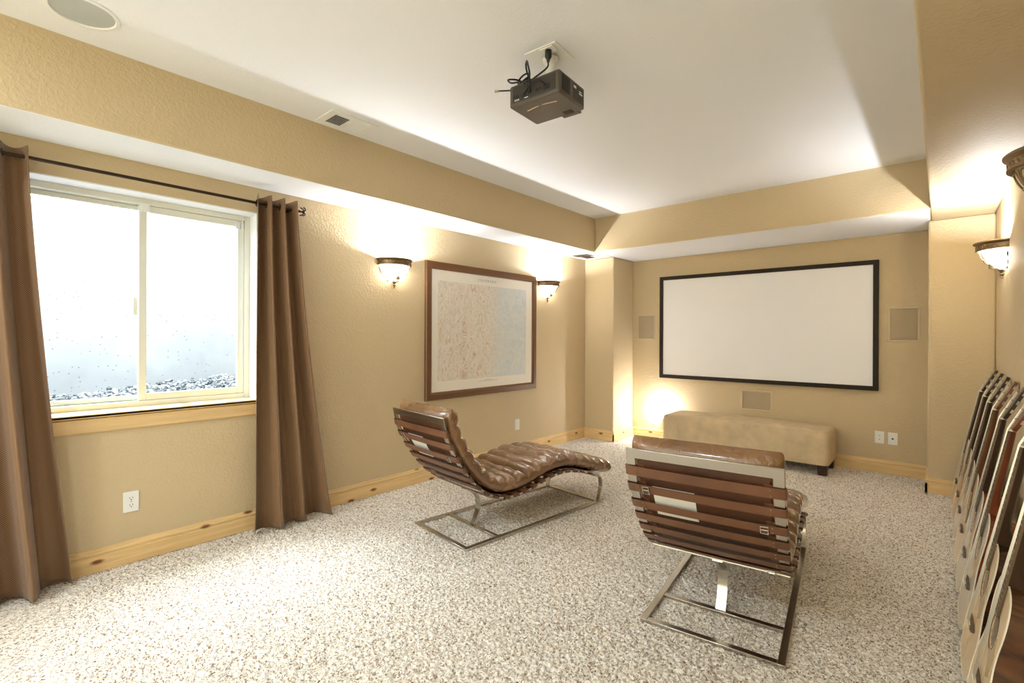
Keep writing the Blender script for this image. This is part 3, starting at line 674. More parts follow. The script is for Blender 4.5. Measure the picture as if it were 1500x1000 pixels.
# ------------------------------------------------------------------ chaise longues
RAIL = [(-0.165, 0.822), (-0.135, 0.700), (-0.088, 0.607), (-0.043, 0.533), (0.009, 0.462), (0.076, 0.386), (0.137, 0.335), (0.205, 0.294), (0.280, 0.266), (0.350, 0.255), (0.426, 0.256), (0.536, 0.268), (0.640, 0.292), (0.772, 0.318), (0.930, 0.318), (1.091, 0.285), (1.20, 0.250), (1.295, 0.222)]
def chaise(label, loc, rz, width=0.60):
    root = empty('chaise_longue', loc, rz, label=label, cat='chaise longue', group='leather chaise longues facing the screen')
    hw = width/2
    path, L = resample([Vector((0, a, b)) for a, b in spline(RAIL, 10)], 0.012)
    n_ = len(path)
    def frame(i):
        t = (path[min(i+1, n_-1)] - path[max(i-1, 0)]).normalized(); return path[i], t, Vector((0, -t.z, t.y))   # normal points to the sitter
    # rails: flat steel bars
    for sx in (-1, 1):
        bm = bmesh.new(); sweep(bm, [p_ + Vector((sx*(hw-0.019), 0, 0)) for p_ in path], flat(0.038, 0.010), up=(1, 0, 0)) if False else None
        rows = []
        for i in range(n_):
            p_, t, nn = frame(i); c = p_ + Vector((sx*(hw-0.019), 0, 0))
            rows.append([bm.verts.new(c + Vector((a, 0, 0)) + nn*b) for a, b in flat(0.038, 0.010)])
        for A, B in zip(rows, rows[1:]):
            for j in range(4): bm.faces.new((A[j], A[(j+1) % 4], B[(j+1) % 4], B[j]))
        bm.faces.new(rows[0]); bm.faces.new(rows[-1])
        build('rail', bm, 'steel', root, bevel=0.0015)
    p_, t, nn = frame(2)
    bm = bmesh.new(); mat = Matrix((Vector((1, 0, 0)), t, nn)).transposed().to_4x4(); mat.translation = path[0] + t*0.02
    obox(bm, mat, width, 0.042, 0.010); build('top_bar', bm, 'steel', root, bevel=0.0015)
    # cross bar under the lower back, where the rear leg meets the frame
    iK = min(range(n_), key=lambda i: abs(path[i].y-0.215) + (0 if path[i].z < 0.5 else 9))
    p_, t, nn = frame(iK)
    bm = bmesh.new(); mat = Matrix((Vector((1, 0, 0)), t, nn)).transposed().to_4x4(); mat.translation = p_ - nn*0.014
    obox(bm, mat, width-0.01, 0.040, 0.008); build('seat_crossbar', bm, 'steel', root, bevel=0.0015)
    pk = p_ - nn*0.018
    p2, t2, n2 = frame(n_-3)
    bm = bmesh.new(); mat = Matrix((Vector((1, 0, 0)), t2, n2)).transposed().to_4x4(); mat.translation = p2 - n2*0.0105
    obox(bm, mat, width-0.02, 0.036, 0.010); build('foot_crossbar', bm, 'steel', root, bevel=0.0015)
    # floor frame
    bw, bl = 0.585, 1.325; bm = bmesh.new(); h2 = bw/2; q = 0.030
    box(bm, -h2, -h2+q, 0, bl, 0.001, 0.013); box(bm, h2-q, h2, 0, bl, 0.001, 0.013); box(bm, -h2+q, h2-q, 0, q, 0.001, 0.013); box(bm, -h2+q, h2-q, bl-q, bl, 0.001, 0.013)
    box(bm, -h2+q, h2-q, 0.262, 0.262+q, 0.001, 0.013); build('floor_frame', bm, 'steel', root, bevel=0.0015)
    def bar(name, pts, w, x):
        bm = bmesh.new(); P3 = spline([(x, a, b) for a, b in pts], 8); rows = []
        for i, c in enumerate(P3):
            t = (P3[min(i+1, len(P3)-1)] - P3[max(i-1, 0)]).normalized(); nn = Vector((0, -t.z, t.y))
            rows.append([bm.verts.new(c + Vector((a, 0, 0)) + nn*b) for a, b in flat(w, 0.010)])
        for A, B in zip(rows, rows[1:]):
            for j in range(4): bm.faces.new((A[j], A[(j+1) % 4], B[(j+1) % 4], B[j]))
        bm.faces.new(rows[0]); bm.faces.new(rows[-1]); return build(name, bm, 'steel', root, bevel=0.0015)
    bar('leg', [(0.277, 0.012), (0.305, 0.055), (0.326, 0.12), (0.318, 0.19), (0.275, 0.235), (pk.y+0.01, pk.z-0.004), (pk.y-0.005, pk.z+0.002)], 0.045, 0)
    for sx in (-1, 1):
        bar('leg', [(1.312, 0.012), (1.330, 0.06), (1.345, 0.12), (1.342, 0.175), (1.318, 0.205), (1.285, 0.213), (1.262, 0.221)], 0.034, sx*(h2-0.02))
    # straps round both rails
    ns = int((L-0.14)/0.0865)
    step = L/(n_-1)
    for k in range(ns+1):
        s0 = 0.098 + k*0.0865; i = min(n_-2, round(s0/step)); p_, t, nn = frame(i)
        if k == ns and s0 > L-0.03: break
        bm = bmesh.new(); sw = 0.043; sag = 0.006
        line = [(-hw+0.07, 0.0075), (-hw-0.001, 0.0075), (-hw-0.005, 0.004), (-hw-0.005, -0.004), (-hw-0.001, -0.0085)]
        line += [(x*(hw-0.045), -0.0085 - (1-x*x)*sag*0.5 - 0.001) for x in (-1, -0.6, -0.2, 0.2, 0.6, 1)]
        line += [(-a, b) for a, b in line[:5][::-1]]
        th = 0.0026; rows = []
        for m_, (a, b) in enumerate(line):
            A = Vector(line[max(m_-1, 0)]); B = Vector(line[min(m_+1, len(line)-1)]); d = (B-A).normalized(); o_ = Vector((d.y, -d.x))*th
            q0 = Vector((a, 0, 0)) + nn*b; q1 = Vector((a+o_.x, 0, 0)) + nn*(b+o_.y)
            rows.append([bm.verts.new(p_ + q0 - t*sw/2), bm.verts.new(p_ + q0 + t*sw/2), bm.verts.new(p_ + q1 + t*sw/2), bm.verts.new(p_ + q1 - t*sw/2)])
        for A, B in zip(rows, rows[1:]):
            for j in range(4): bm.faces.new((A[j], A[(j+1) % 4], B[(j+1) % 4], B[j]))
        bm.faces.new(rows[0]); bm.faces.new(rows[-1])
        st = build('strap', bm, 'strap', root, smooth=True, sharp=50)
        if k in (1, 6, 2):
            sx = {1: -1, 6: 1, 2: 1}[k]; c = p_ + Vector((sx*(hw-0.075), 0, 0)) - nn*0.018
            bm = bmesh.new(); ring = [c + Vector((a, 0, 0)) + t*b for a, b in ((-0.013, -0.019), (0.013, -0.019), (0.013, 0.019), (-0.013, 0.019))]
            tube(bm, ring, 0.0028, 6, closed=True); tube(bm, [c - Vector((0.013, 0, 0)), c + Vector((0.013, 0, 0))], 0.002, 6); build('buckle', bm, 'chrome', st, smooth=True)
        for sx in (-1, 1):
            if k < 9:
                bm = bmesh.new()
                for dd in (-0.012, 0.012): bmesh.ops.create_icosphere(bm, subdivisions=1, radius=0.004, matrix=Matrix.Translation(p_ + Vector((sx*(hw-0.046), 0, 0)) + t*dd - nn*0.0125))
                build('rivets', bm, 'bronze', st)
    # cushion: channelled, tufted leather pad lying on the straps
    ext = [Vector((0, a, b)) for a, b in spline([(-0.172, 0.848)] + RAIL + [(1.37, 0.200), (1.45, 0.176)], 10)]
    cp, CL = resample(ext, 0.0085); nc = len(cp); K = 44; cw = hw-0.004; TH = 0.122; rows = []; bm = bmesh.new()
    def cfr(i):
        t = (cp[min(i+1, nc-1)] - cp[max(i-1, 0)]).normalized(); return cp[i], t, Vector((0, -t.z, t.y))
    sp_ = CL/19
    rnd = random.Random(5)
    jit = [rnd.uniform(-0.004, 0.004) for _ in range(40)]
    for i in range(nc):
        p_, t, nn = cfr(i); s_ = CL*i/(nc-1)
        ed = min(s_, CL-s_); endk = math.sqrt(max(0.0, 1-(1-min(1, ed/0.05))**2)); endk = max(endk, 0.02)
        ring = []
        row = int(s_/sp_); fr_ = s_/sp_ - row
        for j in range(K):
            a = 2*math.pi*j/K; ca, sa = math.cos(a), math.sin(a)
            x = cw*math.copysign(abs(ca)**0.42, ca)*(0.965+0.035*endk); zt = math.copysign(abs(sa)**0.62, sa)
            hgt = TH*0.5*zt*endk
            if sa > 0:
                g = abs(math.sin(math.pi*fr_))**0.55; dip = (1-g)*0.046*min(1, endk)*sa**0.4
                cols = (-0.105, 0.105) if row % 2 == 0 else (-0.19, 0.0, 0.19)
                dip += sum(0.026*math.exp(-((x-c_)/0.020)**2) for c_ in cols)*(0.55+0.45*(1-g))*sa
                edge = 0.006*math.sin(s_*95+j)*max(0, abs(x)/cw-0.8)
                hgt += -dip + edge + jit[row % 40]*g*sa
            else:
                hgt *= 1.0
            ring.append(bm.verts.new(p_ + Vector((x, 0, 0)) + nn*(0.013 + TH*0.5 + hgt)))
        rows.append(ring)
    for A, B in zip(rows, rows[1:]):
        for j in range(K): bm.faces.new((A[j], A[(j+1) % K], B[(j+1) % K], B[j]))
    bm.faces.new(rows[0]); bm.faces.new(rows[-1])
    cush = build('cushion', bm, 'leather', root, smooth=True, sharp=80)
    def panel(name, mat, sA, sB, x0, x1, off, th=0.0015):
        bm = bmesh.new(); rws = []
        iA, iB = round(sA/CL*(nc-1)), round(sB/CL*(nc-1))
        for i in range(iA, iB+1, 2):
            p_, t, nn = cfr(i); rws.append([bm.verts.new(p_ + Vector((x, 0, 0)) + nn*o_) for x, o_ in ((x0, off), (x1, off), (x1, off-th), (x0, off-th))])
        for A, B in zip(rws, rws[1:]):
            for j in range(4): bm.faces.new((A[j], A[(j+1) % 4], B[(j+1) % 4], B[j]))
        bm.faces.new(rws[0]); bm.faces.new(rws[-1]); return build(name, bm, mat, cush)
    panel('back_panel', 'back_leather', 0.05, CL-0.10, -cw+0.045, cw-0.045, 0.0125, 0.002)
    lb = panel('care_label', 'paper', 0.205, 0.375, -0.205, -0.03, 0.0102); lb['label'] = 'white care label'
    return root
a1 = R(-6.3); f1 = Vector((-math.sin(a1), math.cos(a1), 0)); c1 = Vector((-2.3675, 2.715, 0)) - f1*0.6625
chaise('brown leather chaise longue with steel frame on the left, below the framed map', c1, a1)
a2 = R(7.2)
chaise('brown leather chaise longue with steel frame on the right, nearer the guitars', Vector((-0.742, 2.106, 0)), a2)

# ------------------------------------------------------------------ guitars along the right wall
def gwood(name, col, rough=0.25, var=0.10, coat=0.3):
    n = N(name); setp(n, col, rough, spec=0.5); n.b.inputs['Coat Weight'].default_value = coat; n.b.inputs['Coat Roughness'].default_value = 0.08
    mp = n.coords((70, 5, 1.2)); w = n.add('ShaderNodeTexNoise', i_Scale=2.0, i_Detail=4.0); n.link(mp, 'Vector', w, 'Vector')
    a = tuple(int(c*(1-var)) for c in col); b = tuple(min(255, int(c*(1+var))) for c in col)
    n.link(n.ramp(w, 'Fac', [(0.35, a), (0.65, b)]), 'Color', n.b, 'Base Color'); return n.m
TOPS = {'spruce': gwood('spruce_top', (226, 198, 156), 0.3), 'cedar': gwood('cedar_top', (206, 166, 120), 0.3), 'pale': gwood('pale_spruce_top', (222, 208, 186), 0.22)}
SIDES = {'mahogany': gwood('mahogany_sides', (84, 52, 30), 0.2, 0.18), 'rosewood': gwood('rosewood_sides', (58, 34, 20), 0.15, 0.25), 'red': gwood('red_mahogany_sides', (122, 58, 30), 0.22, 0.15)}
NECKS = {'dark': gwood('dark_neck', (50, 31, 18), 0.3, 0.15), 'brown': gwood('brown_neck', (104, 60, 32), 0.3, 0.12), 'red': gwood('red_neck', (112, 50, 24), 0.3, 0.12)}
M['board'] = gwood('rosewood_fretboard', (96, 76, 56), 0.4, 0.15, 0.0)
M['guard_dark'] = plain('dark_pickguard', (30, 22, 18), 0.2); M['guard_clear'] = plain('tan_pickguard', (186, 158, 120), 0.2)
M['string'] = metal('steel_string', (200, 196, 186), 0.3)
GP = [(0.0, 0.0), (0.10, 0.004), (0.165, 0.035), (0.196, 0.095), (0.199, 0.145), (0.180, 0.20), (0.146, 0.255), (0.130, 0.295), (0.132, 0.335), (0.143, 0.38), (0.146, 0.42), (0.136, 0.46), (0.105, 0.49), (0.055, 0.503), (0.0, 0.505)]
def outline(k=1.0):
    half = spline(GP, 5); pts = [(p_.x*k, p_.y*k) for p_ in half]
    return pts + [(-x, y) for x, y in pts[-2:0:-1]]
def guitar(label, Y, X0, yaw, tilt, z0, top, side, neck, scale=1.03, guard='guard_clear', slotted=False):
    """local: x across, z along the neck, the soundboard looks to -y; origin at the foot of the soundboard"""
    root = empty('acoustic_guitar', (X0, Y, z0), 0, label=label, cat='guitar', group='acoustic guitars leaning along the right wall')
    # face normal (local -y) -> world (-cos yaw, -sin yaw); leaned back by tilt, roll keeps the foot on the floor
    root.rotation_mode = 'QUATERNION'
    fz = Matrix.Rotation(-math.pi/2 + yaw, 4, 'Z') @ Matrix.Rotation(-tilt, 4, 'X')
    root.rotation_quaternion = fz.to_quaternion(); root.scale = (1, 1, 1)
    k = scale; D = 0.098*k
    O_ = outline(k)
    bm = bmesh.new()                                # back and sides
    A = [bm.verts.new((x, 0.003, z)) for x, z in O_]; B = [bm.verts.new((x, D*(0.86+0.14*(1-z/(0.505*k))), z)) for x, z in O_]
    q = len(O_)
    for i in range(q): bm.faces.new((A[i], A[(i+1) % q], B[(i+1) % q], B[i]))
    bm.faces.new(A); bm.faces.new(B)
    body = build('back_and_sides', bm, SIDES[side], root, smooth=True, sharp=40)
    bm = bmesh.new()                                # soundboard with a real hole
    hz_, hr = 0.345*k, 0.050*k; hole = [(hr*math.cos(a), hz_ + hr*math.sin(a)) for a in [2*math.pi*i/28 for i in range(28)]]
    for y in (0.0, 0.003):
        vo_ = [bm.verts.new((x, y, z)) for x, z in O_]; vi = [bm.verts.new((x, y, z)) for x, z in hole]
        es = [bm.edges.new((vo_[i], vo_[(i+1) % q])) for i in range(q)] + [bm.edges.new((vi[i], vi[(i+1) % 28])) for i in range(28)]
        bmesh.ops.triangle_fill(bm, use_beauty=True, use_dissolve=False, edges=es)
    bm.verts.ensure_lookup_table()
    n1 = q+28
    vs = list(bm.verts)
    for i in range(q): bm.faces.new((vs[i], vs[(i+1) % q], vs[n1+(i+1) % q], vs[n1+i]))
    for i in range(28): bm.faces.new((vs[q+i], vs[n1+q+i], vs[n1+q+(i+1) % 28], vs[q+(i+1) % 28]))
    build('soundboard', bm, TOPS[top], root)
    bm = bmesh.new(); bi = [(x*0.985, 0.0025+z*0.99) for x, z in O_]
    sweep(bm, [(x, 0.0006, z) for x, z in O_], flat(0.004, 0.004), closed=True); build('binding', bm, 'bone', root, smooth=True)
    bm = bmesh.new()
    for rr in (hr+0.006, hr+0.011): tube(bm, [(rr*math.cos(a), 0.0, hz_+rr*math.sin(a)) for a in [2*math.pi*i/28 for i in range(28)]], 0.0011, 5, closed=True)
    build('rosette', bm, 'guard_dark', root)
    bm = bmesh.new()                                # dark inside seen through the hole
    lathe(bm, [(0, 0), (hr+0.004, 0)], seg=24)
    for v in bm.verts: v.co = Vector((v.co.x, 0.0032+0.0004, hz_+v.co.y))
    build('soundhole', bm, 'dark_hole', root)
    bm = bmesh.new(); zb = 0.172*k
    prism(bm, [(-0.078*k, zb-0.004), (-0.05*k, zb-0.012), (0, zb-0.016), (0.05*k, zb-0.012), (0.078*k, zb-0.004), (0.078*k, zb+0.008), (0.04*k, zb+0.012), (-0.04*k, zb+0.012), (-0.078*k, zb+0.008)], 'y', -0.011, 0.0)
    br_ = build('bridge', bm, 'board', root, bevel=0.002)
    bm = bmesh.new(); box(bm, -0.037, 0.037, -0.016, -0.010, zb+0.004, zb+0.007); build('saddle', bm, 'bone', br_)
    bm = bmesh.new()
    for i in range(6): bmesh.ops.create_icosphere(bm, subdivisions=1, radius=0.0035, matrix=Matrix.Translation((-0.029+i*0.0116, -0.013, zb-0.007)))
    build('bridge_pins', bm, 'bone', br_)
    bm = bmesh.new(); pg = [(0.012, hz_-hr-0.013), (0.055*k, hz_-hr-0.075*k), (0.10*k, hz_-hr-0.055*k), (0.105*k, hz_-0.035*k), (0.085*k, hz_+0.01*k), (hr+0.014, hz_+0.01)]
    pg += [((hr+0.013)*math.cos(a), hz_+(hr+0.013)*math.sin(a)) for a in (-0.3, -0.7, -1.1)]
    prism(bm, pg, 'y', -0.0012, 0.0); build('pickguard', bm, guard, root)
    ZN = zb + 0.70*k                                # nut
    ztop = 0.505*k
    bm = bmesh.new(); sects = []                     # neck with heel
    for z, hw_, dep in ((ztop-0.012, 0.028, 0.088*k), (ztop+0.004, 0.028, 0.078*k), (ztop+0.03, 0.027, 0.05), (ztop+0.06, 0.0265, 0.031), (ztop+0.10, 0.026, 0.026), (ZN-0.10, 0.0235, 0.0225), (ZN-0.03, 0.022, 0.021), (ZN, 0.0215, 0.020)):
        sects.append([bm.verts.new((hw_*math.cos(a), -0.002 + dep*math.sin(a), z)) for a in [math.pi*i/8 for i in range(9)]])
    for A, B in zip(sects, sects[1:]):
        for j in range(9): bm.faces.new((A[j], A[(j+1) % 9], B[(j+1) % 9], B[j]))
    bm.faces.new(sects[0]); bm.faces.new(sects[-1]); build('neck', bm, NECKS[neck], root, smooth=True, sharp=50)
    bm = bmesh.new(); v = box(bm, -0.028, 0.028, -0.008, -0.002, hz_+hr+0.003, ZN)
    for w_ in v:
        if w_.co.z > ZN-0.01: w_.co.x *= 0.77
    fb = build('fretboard', bm, 'board', root)
    for i in range(1, 20):
        z = ZN - 0.70*k*(1-2**(-i/12)); hwf = 0.0215 + (0.028-0.0215)*(ZN-z)/(ZN-hz_-hr)
        if z > hz_+hr+0.006: bm = bmesh.new(); tube(bm, [(-hwf, -0.0085, z), (hwf, -0.0085, z)], 0.0011, 5); build('fret', bm, 'string', fb)
    bm = bmesh.new()
    for i in (3, 5, 7, 9, 12, 15):
        z = ZN - 0.70*k*(1-2**(-(i-0.5)/12))
        c = [(0.003*math.cos(a), z+0.003*math.sin(a)) for a in [2*math.pi*t_/10 for t_ in range(10)]]; prism(bm, c, 'y', -0.0084, -0.007)
    build('inlays', bm, 'bone', fb)
    bm = bmesh.new(); box(bm, -0.0215, 0.0215, -0.0105, 0.004, ZN, ZN+0.006); build('nut', bm, 'bone', root)
    ang = R(15); bm = bmesh.new()                    # headstock, raked back
    hp = [(-0.022, 0.006), (-0.034, 0.035), (-0.036, 0.09), (-0.034, 0.165), (-0.03, 0.182), (-0.012, 0.186), (0.0, 0.18), (0.012, 0.186), (0.03, 0.182), (0.034, 0.165), (0.036, 0.09), (0.034, 0.035), (0.022, 0.006)]
    prism(bm, hp, 'y', -0.002, 0.014)
    T2 = Matrix.Translation((0, 0, ZN)) @ Matrix.Rotation(-ang, 4, 'X')
    for v in bm.verts: v.co = T2 @ v.co
    hd = build('headstock', bm, NECKS[neck], root, bevel=0.002)
    for sx in (-1, 1):
        for i in range(3):
            z = 0.055 + i*0.048; bm = bmesh.new()
            tube(bm, [T2 @ Vector((sx*0.036, 0.006, z)), T2 @ Vector((sx*0.05, 0.006, z))], 0.0028, 6)
            obox(bm, T2 @ Matrix.Translation((sx*0.058, 0.006, z)), 0.016, 0.007, 0.019)
            tube(bm, [T2 @ Vector((sx*0.02, 0.004, z)), T2 @ Vector((sx*0.02, -0.016, z))], 0.003, 8)
            build('tuning_peg', bm, 'chrome', root, smooth=True)
    for i in range(6):
        x0, x1 = -0.029+i*0.0116, -0.0175+i*0.007
        j = i if i < 3 else 5-i; sx = -1 if i < 3 else 1
        pe = T2 @ Vector((sx*0.02, -0.013, 0.055 + j*0.048)); bm = bmesh.new()
        tube(bm, [(x0, -0.012, zb-0.006), (x0, -0.0165, zb+0.0055), (x1, -0.0115, ZN+0.003), tuple(pe)], 0.0009, 5)
        build('string', bm, 'string', root)
    return root
GS = [
 ('farthest guitar of the row, dark neck, by the end wall corner', 5.14, 0.066, 0.5, 'spruce', 'rosewood', 'dark', 'guard_dark'),
 ('second guitar from the end wall, dark neck and pale orange top', 4.715, 0.066, 0.5, 'cedar', 'mahogany', 'dark', 'guard_clear'),
 ('third guitar from the end wall, pale top in front of the dark-necked pair', 4.295, 0.066, 0.5, 'pale', 'rosewood', 'dark', 'guard_clear'),
 ('fourth guitar from the end wall, reddish brown neck and pale top', 3.875, 0.066, 0.5, 'spruce', 'red', 'brown', 'guard_dark'),
 ('fifth guitar from the end wall, nearly black neck and white-grained top', 3.455, 0.066, 0.5, 'pale', 'red', 'dark', 'guard_clear'),
 ('sixth guitar from the end wall, red-brown neck and headstock', 3.035, 0.066, 0.5, 'pale', 'red', 'red', 'guard_clear'),
 ('second nearest guitar, blond top with fretted black-sided neck', 2.615, 0.066, 0.5, 'spruce', 'rosewood', 'dark', 'guard_clear'),
 ('nearest guitar with glossy dark brown sides, cut by the photo corner', 2.195, 0.066, 0.5, 'spruce', 'mahogany', 'dark', 'guard_clear'),
]
for (lb, Y, X0, yw, tp, sd, nk, gd) in GS:
    guitar(lb, Y, X0, R(yw), R(10.6), 0.015, tp, sd, nk, guard=gd)

# ------------------------------------------------------------------ projector on the ceiling
r = empty('ceiling_projector', (-1.455, 1.905, ZC), R(4), label='dark grey video projector hanging from the white ceiling', cat='projector')
PW, PD, ZB, ZT = 0.143, 0.118, -0.272, -0.166
bm = bmesh.new(); v = box(bm, -PW, PW, -PD, PD, ZB, ZT)
build('housing', bm, 'projector', r, bevel=0.010, seg=3)
bm = bmesh.new(); box(bm, -PW+0.02, PW-0.02, -PD-0.002, -PD+0.01, ZB+0.018, ZT-0.012); cpn = build('connector_panel', bm, 'projdark', r, bevel=0.002)
bm = bmesh.new()
for x, w, h in ((-0.10, 0.03, 0.016), (-0.06, 0.03, 0.016), (-0.02, 0.018, 0.012), (0.02, 0.012, 0.012), (0.04, 0.012, 0.012), (0.075, 0.034, 0.024)): box(bm, x-w/2, x+w/2, -PD-0.004, -PD, ZB+0.042-h/2, ZB+0.042+h/2)
build('sockets', bm, 'black', cpn)
bm = bmesh.new()
for x in (-0.105, -0.095, -0.085): box(bm, x-0.002, x+0.002, -PD-0.0035, -PD, ZB+0.022, ZB+0.03)
box(bm, -0.05, -0.03, -PD-0.0035, -PD, ZB+0.023, ZB+0.026); build('port_marks', bm, 'plastic', cpn)
bm = bmesh.new()
for i in range(9): box(bm, PW-0.002, PW+0.0015, -PD+0.022+i*0.0085, -PD+0.027+i*0.0085, ZB+0.018, ZT-0.014)
build('vent_slots', bm, 'black', r)
bm = bmesh.new(); box(bm, PW-0.002, PW+0.001, 0.005, PD-0.014, ZB+0.016, ZT-0.016); sd_ = build('side_sticker', bm, 'projdark', r)
bm = bmesh.new(); box(bm, PW, PW+0.0015, 0.010, 0.034, ZT-0.036, ZT-0.024); box(bm, PW, PW+0.0015, 0.06, 0.092, ZT-0.05, ZT-0.043); box(bm, PW, PW+0.0015, 0.06, 0.085, ZT-0.038, ZT-0.034); build('sticker_print', bm, 'plastic', sd_)
bm = bmesh.new(); 
P_ = [(-0.085 + 0.17*i/12, -0.045 + 0.012*math.sin(math.pi*i/12)*-1, ZB-0.0005) for i in range(13)]
sweep(bm, P_, flat(0.006, 0.003), up=(0, 0, 1)); build('trim_line', bm, 'grilleframe', r)
bm = bmesh.new(); lathe(bm, [(0, 0), (0.011, 0), (0.011, 0.002), (0, 0.002)], seg=16)
for v in bm.verts: v.co = Vector((v.co.x*1.0, v.co.y*0.6-0.055, ZB-0.002+v.co.z))
build('badge', bm, 'steel', r)
bm = bmesh.new(); box(bm, 0.045, 0.095, PD-0.05, PD-0.014, ZB-0.001, ZB+0.02); build('lens_cutout', bm, 'blackgloss', r)
bm = bmesh.new(); lathe(bm, [(0, 0.012), (0.026, 0.012), (0.032, 0), (0.034, -0.02), (0.034, -0.03)], seg=24)
for v in bm.verts: v.co = Vector((0.07+v.co.x, PD+v.co.z-0.002, (ZB+ZT)/2+v.co.y))
build('lens', bm, 'blackgloss', r, smooth=True)
bm = bmesh.new(); box(bm, 0.02, 0.12, PD-0.01, PD+0.012, ZB-0.004, ZB+0.006); build('front_lip', bm, 'projector', r, bevel=0.003)
# mount
bm = bmesh.new(); box(bm, -0.09, 0.09, -0.07, 0.11, -0.006, 0); lathe(bm, [(0.04, -0.012), (0.034, -0.03), (0.022, -0.038), (0.022, -0.12), (0.03, -0.125), (0.03, -0.14), (0, -0.14)], c=(0, 0.03, 0), seg=20)
mt = build('mount', bm, 'plastic', r, bevel=0.002)
bm = bmesh.new()
for a in (0.5, 2.2, 3.9, 5.5): sweep(bm, [(0.02*math.cos(a), 0.03+0.02*math.sin(a), -0.132), (0.075*math.cos(a), 0.01+0.06*math.sin(a), -0.140), (0.10*math.cos(a), 0.085*math.sin(a), -0.150), (0.10*math.cos(a), 0.085*math.sin(a), ZT+0.002)], flat(0.016, 0.004)); 
build('mount_arms', bm, 'projdark', mt)
bm = bmesh.new(); box(bm, 0.0, 0.07, -0.07, -0.02, -0.016, -0.010); build('ceiling_outlet', bm, 'plastic', mt, bevel=0.002)
def cable(name, pts, rad, mat='black'):
    bm = bmesh.new(); tube(bm, spline(pts, 8), rad, 8); return build(name, bm, mat, r, smooth=True)
bm = bmesh.new(); lathe(bm, [(0, -0.075), (0.006, -0.072), (0.009, -0.058), (0.016, -0.048), (0.016, -0.016), (0, -0.016)], c=(0.035, -0.045, 0), seg=14); build('power_plug', bm, 'black', r, smooth=True)
cable('power_cable', [(0.035, -0.045, -0.074), (0.03, -0.05, -0.10), (-0.02, -0.07, -0.135), (-0.07, -0.09, -0.165), (-0.02, -0.15, -0.19), (0.05, -0.155, -0.205), (0.075, -0.118, -0.226)], 0.0042)
cable('video_cable', [(-0.10, 0.02, -0.14), (-0.09, -0.05, -0.07), (-0.06, -0.09, -0.055), (-0.03, -0.12, -0.10), (0.0, -0.15, -0.16), (0.01, -0.165, -0.20), (-0.02, -0.118, -0.226)], 0.0045)
cable('video_cable', [(-0.09, 0.02, -0.14), (-0.11, -0.08, -0.13), (-0.125, -0.15, -0.15), (-0.09, -0.17, -0.185), (-0.03, -0.165, -0.195), (0.0, -0.15, -0.21), (-0.06, -0.118, -0.226)], 0.0040)
cable('loose_cable', [(-0.08, 0.0, -0.145), (-0.12, -0.06, -0.16), (-0.14, -0.12, -0.185), (-0.16, -0.155, -0.195), (-0.175, -0.175, -0.2)], 0.0035)
for k in range(3):
    bm = bmesh.new(); c0 = Vector((-0.095+0.006*k, -0.075-0.004*k, -0.150+0.009*k)); ring = [c0 + Vector((0.032*math.cos(a), 0.014*math.sin(a), 0.016*math.sin(a+k))) for a in [2*math.pi*i/20 for i in range(20)]]
    tube(bm, ring, 0.0042, 7, closed=True); build('cable_coil', bm, 'black', r, smooth=True)
bm = bmesh.new(); tube(bm, [(-0.185, -0.182, -0.2), (-0.17, -0.17, -0.199)], 0.006, 8); build('cable_plug', bm, 'steel', r, smooth=True)

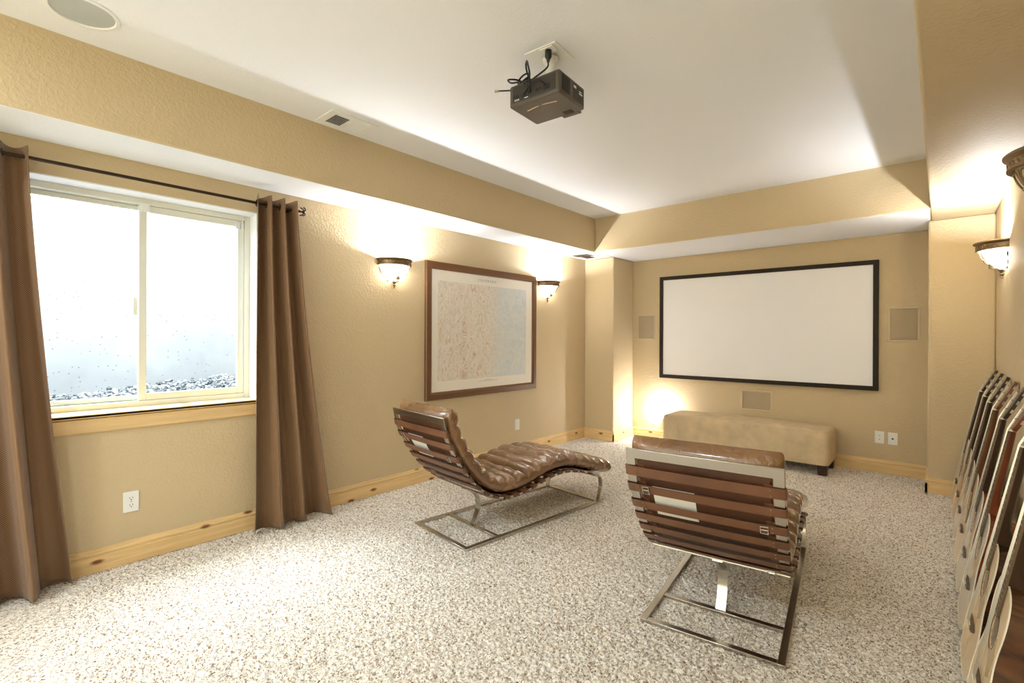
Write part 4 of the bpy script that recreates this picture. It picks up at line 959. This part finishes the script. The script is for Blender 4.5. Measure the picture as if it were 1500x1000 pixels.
# ------------------------------------------------------------------ ceiling speaker, registers
r = empty('ceiling_speaker', (-2.772, 0.347, ZC), label='round white speaker grille set in the ceiling at the top left', cat='speaker')
bm = bmesh.new(); lathe(bm, [(0.127, 0), (0.124, -0.006), (0.112, -0.008), (0.108, -0.004), (0.108, 0)], seg=48); build('bezel', bm, 'plastic', r, smooth=True)
bm = bmesh.new(); lathe(bm, [(0.108, -0.002), (0.06, -0.0045), (0, -0.005)], seg=40); build('grille', bm, plain('grey_white_speaker_mesh', (186, 190, 188), 0.6, bump=0.5, bscale=900), r, smooth=True)
def register(name, label, loc, wx, wy, rz=0, broken=False):
    r = empty(name, loc, rz, label=label, cat='air vent')
    bm = bmesh.new(); t = 0.05 if not broken else 0.025
    for a in ((-wx, wx, -wy, -wy+t), (-wx, wx, wy-t, wy), (-wx, -wx+t, -wy+t, wy-t), (wx-t, wx, -wy+t, wy-t)): box(bm, a[0], a[1], a[2], a[3], -0.007, 0)
    if not broken: box(bm, -wx+t, wx-t, -0.014, 0.014, -0.007, 0)
    build('frame', bm, 'plastic', r, bevel=0.003)
    bm = bmesh.new(); box(bm, -wx+t, wx-t, -wy+t, wy-t, -0.001, -0.0002); build('duct_opening', bm, 'dark_hole', r)
    bm = bmesh.new()
    for k in range(10):
        x = -wx+t+0.006 + k*(2*(wx-t)-0.012)/9
        for y0, y1, ang in ((-wy+t, -0.014, 35), (0.014, wy-t, -35)):
            if broken and k in (2, 3, 4, 5, 6): continue
            obox(bm, Matrix.Translation((x, (y0+y1)/2, -0.004)) @ Matrix.Rotation(R(ang), 4, 'Y'), 0.010, y1-y0, 0.0012)
    build('louvers', bm, 'plastic', r)
    return r
register('ceiling_vent', 'white louvered air vent in the ceiling above the left wall', (-2.915, 1.668, ZC), 0.122, 0.165)
register('soffit_vent', 'damaged vent with dark gap under the soffit at the far left corner', (-3.29, 5.10, ZS), 0.15, 0.20, R(0), True)
# fittings made up for the added ceiling fill lamps (behind the camera)
for lx in (-2.6, -1.0):
    d = empty('added_ceiling_fill', (lx, -0.9, ZC), label='added round fill light in the ceiling behind the viewpoint, %s' % ('window side' if lx < -2 else 'guitar side'), cat='ceiling light', group='added ceiling fill lights')
    bm = bmesh.new(); lathe(bm, [(0.10, 0), (0.097, -0.006), (0.082, -0.008), (0.078, -0.003), (0.078, 0)], seg=32); build('trim_ring', bm, 'plastic', d, smooth=True)
    bm = bmesh.new(); lathe(bm, [(0.078, -0.004), (0, -0.005)], seg=24); build('lens', bm, 'litglass', d)  # glowing disc of the added fill fitting
